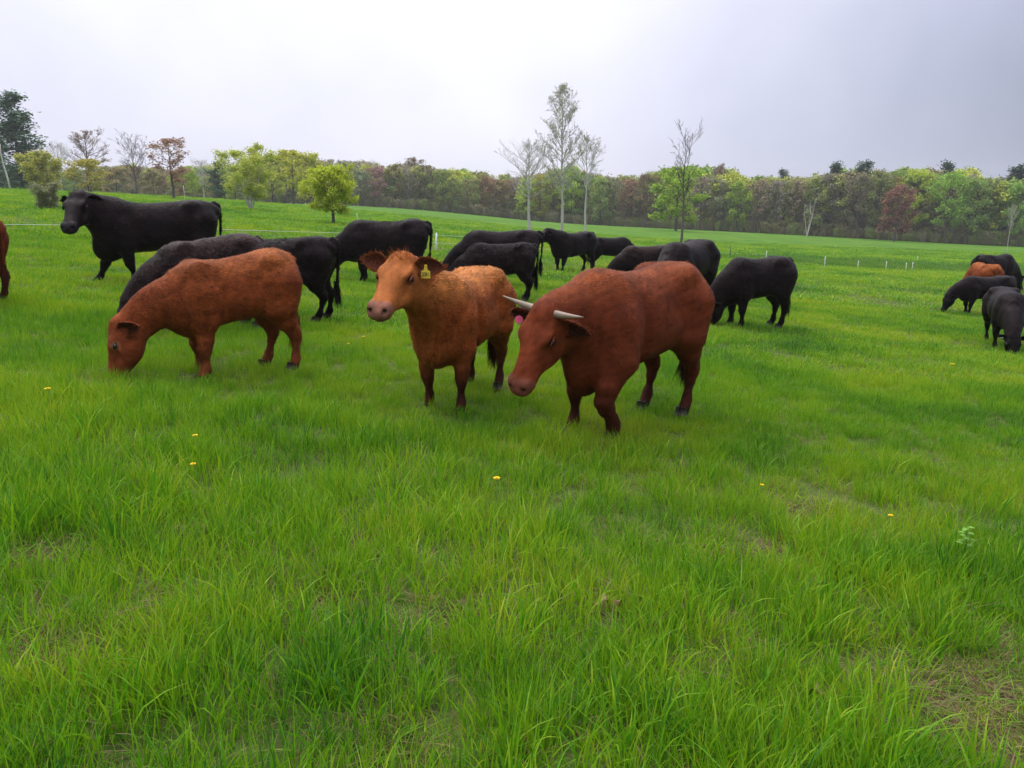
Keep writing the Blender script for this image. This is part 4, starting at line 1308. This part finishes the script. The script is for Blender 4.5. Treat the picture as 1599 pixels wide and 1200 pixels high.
tree_thing('round_tree', 'compact round yellow-green tree on a short trunk in the field', 521, 78, 257, *T('round'), crown_col=(.48, .55, .05), wide=1.0, base_py=350)
tree_thing('bare_tree', 'bare grey spreading tree, left of the tall slender tree', 827, 92, 206, *T('bare_round'), base_py=364, wide=1.2)
tree_thing('slender_tree', 'tallest slender tree with sparse pale leaves in the middle', 877, 92, 132, *T('aspen'), crown_col=(.42, .42, .30), wide=1.1, base_py=368)
tree_thing('budding_tree', 'sparse budding tree right of the tall slender tree', 914, 96, 206, *T('light_bud'), crown_col=(.25, .26, .14), base_py=366)
tree_thing('bare_tree', 'dead-looking bare tree in front of the bright green tree', 1062, 84, 182, *T('bare_up'), rz=.4, base_py=387)
tree_thing('bright_tree', 'broad bright green tree directly behind the bare tree', 1058, 125, 262, *T('dense0'), crown_col=(.29, .42, .04), wide=1.5)
tree_thing('forked_tree', 'pale forked bare tree at the front of the right wood', 1266, 152, 308, *T('white_fork'), crown_col=(.2, .2, .12), rz=.5)
tree_thing('red_tree', 'dark red leafing tree in the right wood', 1405, 150, 292, *T('dense1'), crown_col=(.25, .125, .085), wide=1.15)
tree_thing('birch_tree', 'thin white birch trunk behind the cattle at far right', 1572, 110, 316, *T('light_bud'), crown_col=(.20, .25, .07), wide=.55, base_py=396)

for px, Y, top, key, col, wd, lab in (
        (182, 150, 262, 'dense0', (.33, .27, .14), 1.5, 'brown-olive bush between the airy budding tree and the bare purplish tree'),
        (240, 150, 264, 'dense1', (.30, .27, .12), 1.5, 'olive bush between the bare purplish tree and the reddish tree'),
        (287, 146, 262, 'dense2', (.34, .23, .12), 1.3, 'russet-brown bush right behind the reddish budding tree'),
        (368, 140, 262, 'dense1', (.30, .38, .07), 1.4, 'green bush left of the pale-stemmed clump'),
        (425, 136, 244, 'dense2', (.40, .42, .08), 1.2, 'yellow-green leafing tree right behind the pale-stemmed clump'),
        (487, 138, 244, 'dense0', (.42, .42, .07), 1.2, 'golden-green leafing tree left behind the round field tree')):
    tree_thing('leafing_bush', lab, px, Y, top, *T(key), crown_col=col, wide=wd, rz=px, cat='bush' if 'bush' in lab else 'tree')

def dead_stub():
    x, Y, g = at_depth(14, 300, 90)[0], 90, 0
    x = at_depth(20, 322, 80)[0]; Y = 80; g = tz(x, Y)
    o = empty('dead_birch', (x, Y, g - .05))
    mb = MB(); mb.tube([(0, 0, 0), (-.12, 0, 1.3), (-.33, 0, 2.6), (-.42, 0, 3.6), (-.36, 0, 4.5)], [.10, .085, .075, .06, .03], 7)
    mb.build('trunk', M['bark_birch'], o)
    mb = MB(); mb.tube([(-.33, 0, 2.6), (-.05, .1, 3.2), (.05, .1, 3.7)], [.035, .025, .012], 5); mb.build('branch', M['bark_birch'], o)
    tag(o, 'pale leaning leafless birch trunk at the far left edge', 'tree')
dead_stub()

# ---- the edge of the wood: a front row one can tell apart, a mass of trees behind
EDGE = [(-150, 196), (-80, 192), (-30, 190), (0, 196), (30, 186), (55, 172), (80, 160), (97, 152), (125, 138)]
def edge_at(x):
    return float(np.interp(x, [e[0] for e in EDGE], [e[1] for e in EDGE]))
# height of the tree tops along the photograph
TOPS = [(0, 262), (120, 262), (200, 258), (300, 262), (380, 258), (440, 246), (520, 250), (575, 250), (600, 262), (650, 254), (700, 264), (760, 270), (830, 268), (900, 262), (960, 274), (1010, 270),
        (1080, 262), (1125, 266), (1170, 274), (1230, 276), (1300, 268), (1350, 264), (1400, 268), (1450, 264), (1500, 266), (1550, 276), (1599, 278), (1700, 276)]
# main tone along the photograph
TONES = [(0, DEEP, 'deep green'), (90, OLIVE, 'olive'), (160, OLIVE, 'olive'), (240, RUSSET, 'russet'), (300, GREEN_Y, 'yellow-green'), (350, OLIVE, 'olive'), (430, GREEN_Y, 'yellow-green'), (530, OLIVE, 'olive'), (575, GREYB, 'grey-brown'),
         (620, OLIVE, 'olive'), (660, DULL, 'brown-green'), (720, OLIVE, 'olive'), (760, RUSSET, 'russet'), (800, GREYB, 'grey-brown'), (860, GREEN_Y, 'yellow-green'), (930, OLIVE, 'olive'), (960, GREYB, 'grey-brown'),
         (985, RUSSET, 'russet'), (1030, BRIGHT, 'bright green'), (1110, GREYB, 'grey-brown'), (1140, BRIGHT, 'bright green'), (1175, RUSSET, 'russet'), (1220, GREYB, 'grey-brown'), (1280, OLIVE, 'olive'), (1330, DULL, 'brown-green'),
         (1365, OLIVE, 'olive'), (1430, GREEN_Y, 'yellow-green'), (1480, BRIGHT, 'bright green'), (1520, OLIVE, 'olive'), (1560, BRIGHT, 'bright green'), (1750, OLIVE, 'olive')]
LAND = [(-60, 'the left edge'), (143, 'the airy budding tree'), (213, 'the bare purplish tree'), (272, 'the reddish budding tree'), (392, 'the pale-stemmed clump'), (521, 'the round field tree'), (827, 'the bare grey tree'), (914, 'the sparse budding tree'),
        (1062, 'the bright green tree'), (1266, 'the pale forked tree'), (1405, 'the dark red tree'), (1572, 'the white birch'), (1800, 'the right edge')]
ORD = ['first', 'second', 'third', 'fourth', 'fifth', 'sixth', 'seventh', 'eighth', 'ninth', 'tenth', 'eleventh', 'twelfth', 'thirteenth', 'fourteenth', 'fifteenth', 'sixteenth', 'seventeenth', 'eighteenth']

def tone_at(px):
    best = min(TONES, key=lambda t: abs(t[0] - px))
    return best[1], best[2]

def px_of(x, Y): return W0 / 2 + (x / Y) / (1.0 / ray(0, 300)[1]) * F0

def make_wood_edge():
    r = random.Random(42)
    x = -128.0; row = []
    while x < 106:
        Y = edge_at(x) + r.uniform(-2.5, 2.5)
        row.append((x, Y, px_of(x, Y)))
        x += r.uniform(2.6, 4.4)
    row = [q for q in row if -10 < q[2] < 1612]
    count = {}
    for x, Y, px in row:
        k = max(i for i, l in enumerate(LAND) if l[0] <= px)
        count[k] = count.get(k, 0) + 1
        tone, word = tone_at(px + r.uniform(-14, 14))
        tone = tuple(c * r.uniform(.78, 1.2) for c in tone)
        top = float(np.interp(px, [t[0] for t in TOPS], [t[1] for t in TOPS])) + r.uniform(-1, 18)
        if tone[1] < tone[0] * 1.05 and r.random() < .75: key = 'budding%d' % r.randrange(4); w = r.uniform(.8, 1.15)
        else: key = r.choice(['leafy0', 'leafy1', 'leafy2', 'leafy3', 'leafy4', 'dense2']); w = r.uniform(.75, 1.1)
        a, b = LAND[k][1], LAND[min(k + 1, len(LAND) - 1)][1]
        tree_thing('woodland_tree', '%s tree, %s along the wood edge rightward from %s' % (word, ORD[min(count[k] - 1, 17)], a), px, Y, top, *T(key), crown_col=tone, wide=w, x=x, rz=r.uniform(0, 6.28), group='front row of the wood')
    # dark conifers that rise above the wood
    for px, top, key, wd, lab in ((1345, 256, 'pine0', 1.3, 'broad dark pine rising over the right wood'), (1302, 259, 'pine1', 1.1, 'smaller dark pine top left of the broad dark pine'),
                                  (1121, 257, 'budding2', .7, 'brownish pointed tree right of the bright green tree'), (1475, 258, 'pine1', 1.0, 'faint dark conifer top over the bright right wood'),
                                  (1222, 268, 'pine0', .9, 'small dark conifer top over the russet wood'), (1592, 262, 'pine1', 1.6, 'dark green conifer at the right edge over the wood'),
                                  (648, 248, 'budding0', 1.1, 'dark budding tree standing above the wood behind the white post'), (576, 247, 'bare_round', 1.3, 'pale bare crown above the wood right of the round field tree')):
        x0 = at_depth(px, 300, edge_at(at_depth(px, 300, 170)[0]) + 9)[0]
        Y = edge_at(x0) + 9
        tree_thing('woodland_tree', lab, px, Y, top, *T(key), crown_col=(.060, .105, .065) if 'pine' in key else (.27, .21, .15), wide=wd, group='trees above the wood', rz=px)
    # mass behind and underneath
    P = []; R = []; S = []; I = []; Cc = []
    keys = ['leafy0', 'leafy2', 'budding0', 'budding2', 'dense0', 'dense2']
    rr = np.random.default_rng(5)
    for depth, hmul, step in ((5, .98, 3.4), (10, 1.0, 3.4), (16, 1.02, 4.0), (24, 1.03, 5.0)):
        x = -160.0
        while x < 135:
            Y = edge_at(x) + depth + r.uniform(-2, 2); px = px_of(x, Y)
            top = float(np.interp(px, [t[0] for t in TOPS], [t[1] for t in TOPS])) + r.uniform(0, 14)
            h = (at_depth(px, top, Y)[2] - tz(x, Y)) * hmul
            P.append((x, Y, tz(x, Y) - .1)); R.append((0, 0, r.uniform(0, 6.28))); i_ = r.randrange(6); s = h / TR[keys[i_]][2]; w = s * r.uniform(.9, 1.3)
            S.append((w, w, s)); I.append(i_); x += step * r.uniform(.7, 1.3)
    return P, R, S, I, keys
WP, WR, WS, WI, WK = make_wood_edge()

def wood_mass():
    """trees behind the front row, too many and too close to tell apart"""
    tones = [OLIVE, GREEN_Y, RUSSET, GREYB, DULL, (.24, .35, .07)]
    c = bpy.data.collections.new('deep_wood_tree')
    for i, k in enumerate(WK):
        w, l, _ = TR[k]
        bmw = MB()
        nv = len(w.vertices); nl = len(l.vertices)
        a = np.zeros(nv * 3, np.float32); w.vertices.foreach_get('co', a)
        b = np.zeros(nl * 3, np.float32); l.vertices.foreach_get('co', b)
        fw = [list(p.vertices) for p in w.polygons]
        fl = [[v + nv for v in p.vertices] for p in l.polygons]
        tl = np.zeros(nl, np.float32); l.attributes['leaf'].data.foreach_get('value', tl)
        base = mesh_np('deep_wood_tree', np.concatenate([a.reshape(-1, 3), b.reshape(-1, 3)]), fw + fl, None, False)
        base.materials.append(M['bark']); base.materials.append(M['deep_leaf'])
        mi = np.array([0] * len(fw) + [1] * len(fl), np.int32); base.polygons.foreach_set('material_index', mi)
        for j in range(2):
            me = base if j == 0 else base.copy()
            t = np.array(tones[(i + 3 * j) % 6])
            cc = np.concatenate([np.zeros((nv, 3)), t[None, :] * (.7 + 1.2 * tl[:, None])])
            set_color(me, 'tint', cc)
            c.objects.link(bpy.data.objects.new('deep_wood_tree_%02d' % (i * 2 + j), me))
    pick = [(i * 2 + (n % 2)) for n, i in enumerate(WI)]
    o = scatter('deep_wood', WP, WR, WS, pick, c)
    tag(o, 'mixed spring wood massed behind its front row of trees', 'wood', kind='stuff')
    # brush along the foot of the wood
    r = random.Random(9)
    P = []; R = []; S = []; I = []
    for d0, d1, h0, h1, st in ((-1.5, 1.5, .9, 2.4, .42), (0, 4, 1.2, 3.0, .6), (2, 7, 2.5, 5.0, 1.0), (10, 16, 3.0, 6.0, 1.6), (20, 30, 4.0, 7.0, 2.0)):
        x = -165.0
        while x < 140:
            Y = edge_at(x) + r.uniform(d0, d1); h = r.uniform(h0, h1)
            P.append((x, Y, tz(x, Y) - .15)); R.append((0, 0, r.uniform(0, 6.28))); S.append((h / 10 * r.uniform(.8, 1.5),) * 2 + (h / 10,)); I.append(r.randrange(3)); x += st * r.uniform(.6, 1.4)
    c2 = bpy.data.collections.new('brush_plant')
    for i, t in enumerate(((.36, .33, .15), (.34, .41, .11), (.40, .37, .20))):
        me = TR['shrub'][1].copy(); me.materials.clear(); me.materials.append(M['deep_leaf'])
        tl = np.zeros(len(me.vertices), np.float32); me.attributes['leaf'].data.foreach_get('value', tl)
        set_color(me, 'tint', np.array(t)[None, :] * (.5 + 1.0 * tl[:, None]))
        c2.objects.link(bpy.data.objects.new('brush_plant_%02d' % i, me))
    o = scatter('brush', P, R, S, I, c2)
    tag(o, 'low brush along the foot of the far wood', 'brush', kind='stuff')
wood_mass()
# ------------------------------------------------------------------ electric fences
def fence_post(px, py_base, py_top, label, Y=None, kind='white', lean=0.0, thick=1.0):
    if Y is None:
        x, Y, g = on_ground(px, py_base)
    else:
        x = at_depth(px, py_base, Y)[0]; g = tz(x, Y)
    h = max(at_depth(px, py_top, Y)[2] - g, .4)
    o = empty('fence_post', (x, Y, g))
    mat = M['white_plastic'] if kind == 'white' else M['steel']
    rr = (.011 if kind == 'white' else .016) * thick
    mb = MB(); mb.tube([(0, 0, -.1), (lean * h * .5, 0, h * .5), (lean * h, 0, h)], [rr * 1.5, rr * 1.25, rr], 7); mb.build('shaft', mat, o)
    mb = MB()
    for t in (.45, .85): mb.box((lean * h * t + rr * 1.6, 0, h * t), (.03, .025, .03))
    mb.build('wire_clip', M['white_plastic'], o)
    tag(o, label, 'post', 'electric fence posts')
    return Vector((x, Y, g)), h, lean

def wire(label, pts, r=.006):
    mb = MB()
    P = []
    for a, b in zip(pts, pts[1:]):
        n = 12
        for k in range(n):
            t = k / n
            q = a.lerp(b, t); q.z -= .05 * 4 * t * (1 - t) * min(1, (b - a).length / 20)
            P.append(q)
    P.append(pts[-1])
    mb.tube(P, r, 5)
    tag(mb.build('fence_wire', M['wire'], None), label, 'wire')

# near fence: behind the left black cow to the white post and away to the right
Bp, hB, lb = fence_post(681, 408, 364, 'tall white fence post between two black cows', Y=25.0, lean=.05, thick=2.2)
wire('upper white fence strand left of the black cow', [Vector(at_depth(-120, 349, 14.6)), Vector(at_depth(150, 351.5, 17.4)), Vector((Bp.x + lb * hB * .9, Bp.y, Bp.z + hB * .9)), Vector(at_depth(1287, 403, 56))], .0042)
wire('lower white fence strand at the muzzle of the black cow', [Vector(at_depth(-120, 393, 14.6)), Vector(at_depth(150, 384.5, 17.4)), Vector((Bp.x + lb * hB * .5, Bp.y, Bp.z + hB * .5)), Vector(at_depth(1287, 410, 56))], .0042)
for px, b, t, lab, kind in ((1287, 420, 400, 'tallest thin white fence post right of the lone grazing cow', 'white'), (1339, 421, 413, 'short white fence post next right of the tallest one', 'white'),
                            (1383, 422, 414, 'short white fence post in the dark grass strip', 'white'), (1414, 424, 411, 'left white fence post of a close pair', 'white'), (1424, 423, 410, 'right white fence post of a close pair', 'white'),
                            (1196, 408, 392, 'white fence post behind the rump of the lone grazing cow', 'white'), (1140, 402, 385, 'dark steel fence post behind the lone grazing cow', 'steel'), (1432, 410, 400, 'tiny white fence post farthest along the strip', 'white'),
                            (558, 347, 333, 'small white fence post right of the round tree', 'white'), (289, 318, 290, 'white marker post behind the back of the left black cow', 'white')):
    fence_post(px, b, t, lab, kind=kind)

# ------------------------------------------------------------------ dandelions, weed, dead leaf
def dandelion(px, py, label, h=.16, r=.020, Y=None):
    x, Y, g = on_ground(px, py, h)
    # stands as high as the grass round it
    o = empty('dandelion', (x, Y, g))
    rd = random.Random(px)
    lx, ly = rd.uniform(-.02, .02), rd.uniform(-.02, .01)
    mb = MB(); mb.tube([(0, 0, 0), (lx * .4, ly * .4, h * .5), (lx, ly, h)], [.003, .0025, .0022], 5); mb.build('stem', M['stem'], o)
    mb = MB()
    for ring, (n, rr, up) in enumerate(((22, 1.0, .15), (18, .75, .45), (12, .45, .9))):
        for k in range(n):
            a = 2 * math.pi * k / n + ring * .2 + rd.uniform(-.1, .1)
            d = Vector((math.cos(a), math.sin(a), up)).normalized(); s = Vector((-math.sin(a), math.cos(a), 0)) * r * .13
            c = Vector((lx, ly, h)); e = c + d * r * rr * 1.1
            mb.add([c - s * .5, c + s * .5, e + s, e - s], [[0, 1, 2, 3]])
    mb.ball((lx, ly, h - r * .15), (r * .4, r * .4, r * .4), 8, 5)
    mb.build('flower_head', M['petal'], o, False)
    tag(o, label, 'flower', 'dandelions in the pasture')
for px, py, r, lab in ((776, 747, .026, 'bright dandelion alone in the middle of the foreground grass'), (306, 680, .020, 'upper dandelion of the pair below the chestnut calf'), (309, 723, .020, 'lower dandelion of the pair below the chestnut calf'),
                       (79, 607, .026, 'dandelion at left, level with the muzzle of the chestnut calf'), (1486, 569, .034, 'dandelion left of the head-on black cow at right'), (566, 526, .022, 'dandelion nearest the hind legs of the black cow, left of the golden cow'),
                       (547, 537, .018, 'tiny dandelion just left of another beside the golden cow'), (1374, 436, .05, 'far dandelion left of the group at right'), (1190, 757, .016, 'small faded dandelion right of the middle foreground'),
                       (213, 453, .04, 'far dandelion between the front legs of the left black cow'), (1384, 804, .018, 'faded dandelion among the yellowish grass at right')):
    dandelion(px, py, lab, h=.17, r=r * .72)

def weed():
    x, Y, g = on_ground(1510, 828, .22)
    o = empty('weed', (x, Y, g))
    mb = MB(); mb.tube([(0, 0, 0), (.005, 0, .16), (.0, 0, .24)], [.004, .0035, .002], 5); mb.build('stem', M['stem'], o)
    rd = random.Random(4)
    for k in range(14):
        z = .13 + .008 * k; a = k * 2.4; L = .045 * (1 - .02 * k) + .01
        d = Vector((math.cos(a), math.sin(a), .45)).normalized(); s = Vector((-math.sin(a), math.cos(a), 0))
        mb = MB(); c = Vector((0, 0, z))
        rows = []
        for t, w in ((0, .1), (.25, .8), (.5, 1.0), (.75, .7), (1.0, .05)):
            p = c + d * L * t + Vector((0, 0, -.02 * t * t)); rows.append((p - s * w * .013, p + Vector((0, 0, -.003)), p + s * w * .013))
        V = [q for rw in rows for q in rw]
        mb.add(V, [[i * 3 + j, i * 3 + j + 1, i * 3 + j + 4, i * 3 + j + 3] for i in range(4) for j in range(2)])
        mb.build('leaf', M['weed'], o)
    tag(o, 'pale green leafy weed standing above the grass at right', 'weed')
weed()

def dead_leaf(px, py, label, s, seed):
    x, Y, g = on_ground(px, py, .06)
    rd = random.Random(seed)
    mb = MB(); rows = []
    for i in range(6):
        t = i / 5; w = math.sin(math.pi * (.08 + .9 * t)) * s * .45
        zc = .05 + .02 * math.sin(t * 5)
        rows.append([Vector((s * (t - .5), u * w, zc + .3 * abs(u) * w + rd.uniform(-.003, .003))) for u in (-1, -.5, 0, .5, 1)])
    V = [q for r_ in rows for q in r_]; V2 = [q - Vector((0, 0, .002)) for q in V]
    F = [[i * 5 + j, i * 5 + j + 1, i * 5 + j + 6, i * 5 + j + 5] for i in range(5) for j in range(4)]
    mb.add(V + V2, F + [[a + 30 for a in f[::-1]] for f in F])
    o = mb.build('dead_leaf', M['dead_leaf'], None)
    o.location = (x, Y, g + .01); o.rotation_euler = (rd.uniform(-.3, .3), rd.uniform(-.3, .3), rd.uniform(0, 6.28))
    tag(o, label, 'leaf')
dead_leaf(968, 941, 'pale curled dead leaf on the grass right of the middle foreground', .04, 1)
dead_leaf(935, 938, 'long tan dead leaf left of the pale curled one', .055, 2)
dead_leaf(1275, 1085, 'whitish dry leaf in the trodden patch at lower right', .06, 3)

# ------------------------------------------------------------------ moist spring air
def make_haze(density):
    m, g, out = new_mat('haze')
    v = g.node('ShaderNodeVolumePrincipled', inp={'Density': density, 'Color': (0.92, 0.94, 1.0, 1), 'Anisotropy': 0.2})
    g.link(v.outputs[0], out.inputs['Volume'])
    mb = MB(); lo = (-680, -40, -60); hi = (680, 940, 30)
    mb.box([(a + b) / 2 for a, b in zip(lo, hi)], [b - a for a, b in zip(lo, hi)])
    o = mb.build('haze', m, None, False)
    tag(o, 'thin damp haze in the air over the field', 'haze', kind='stuff')
make_haze(0.0004)
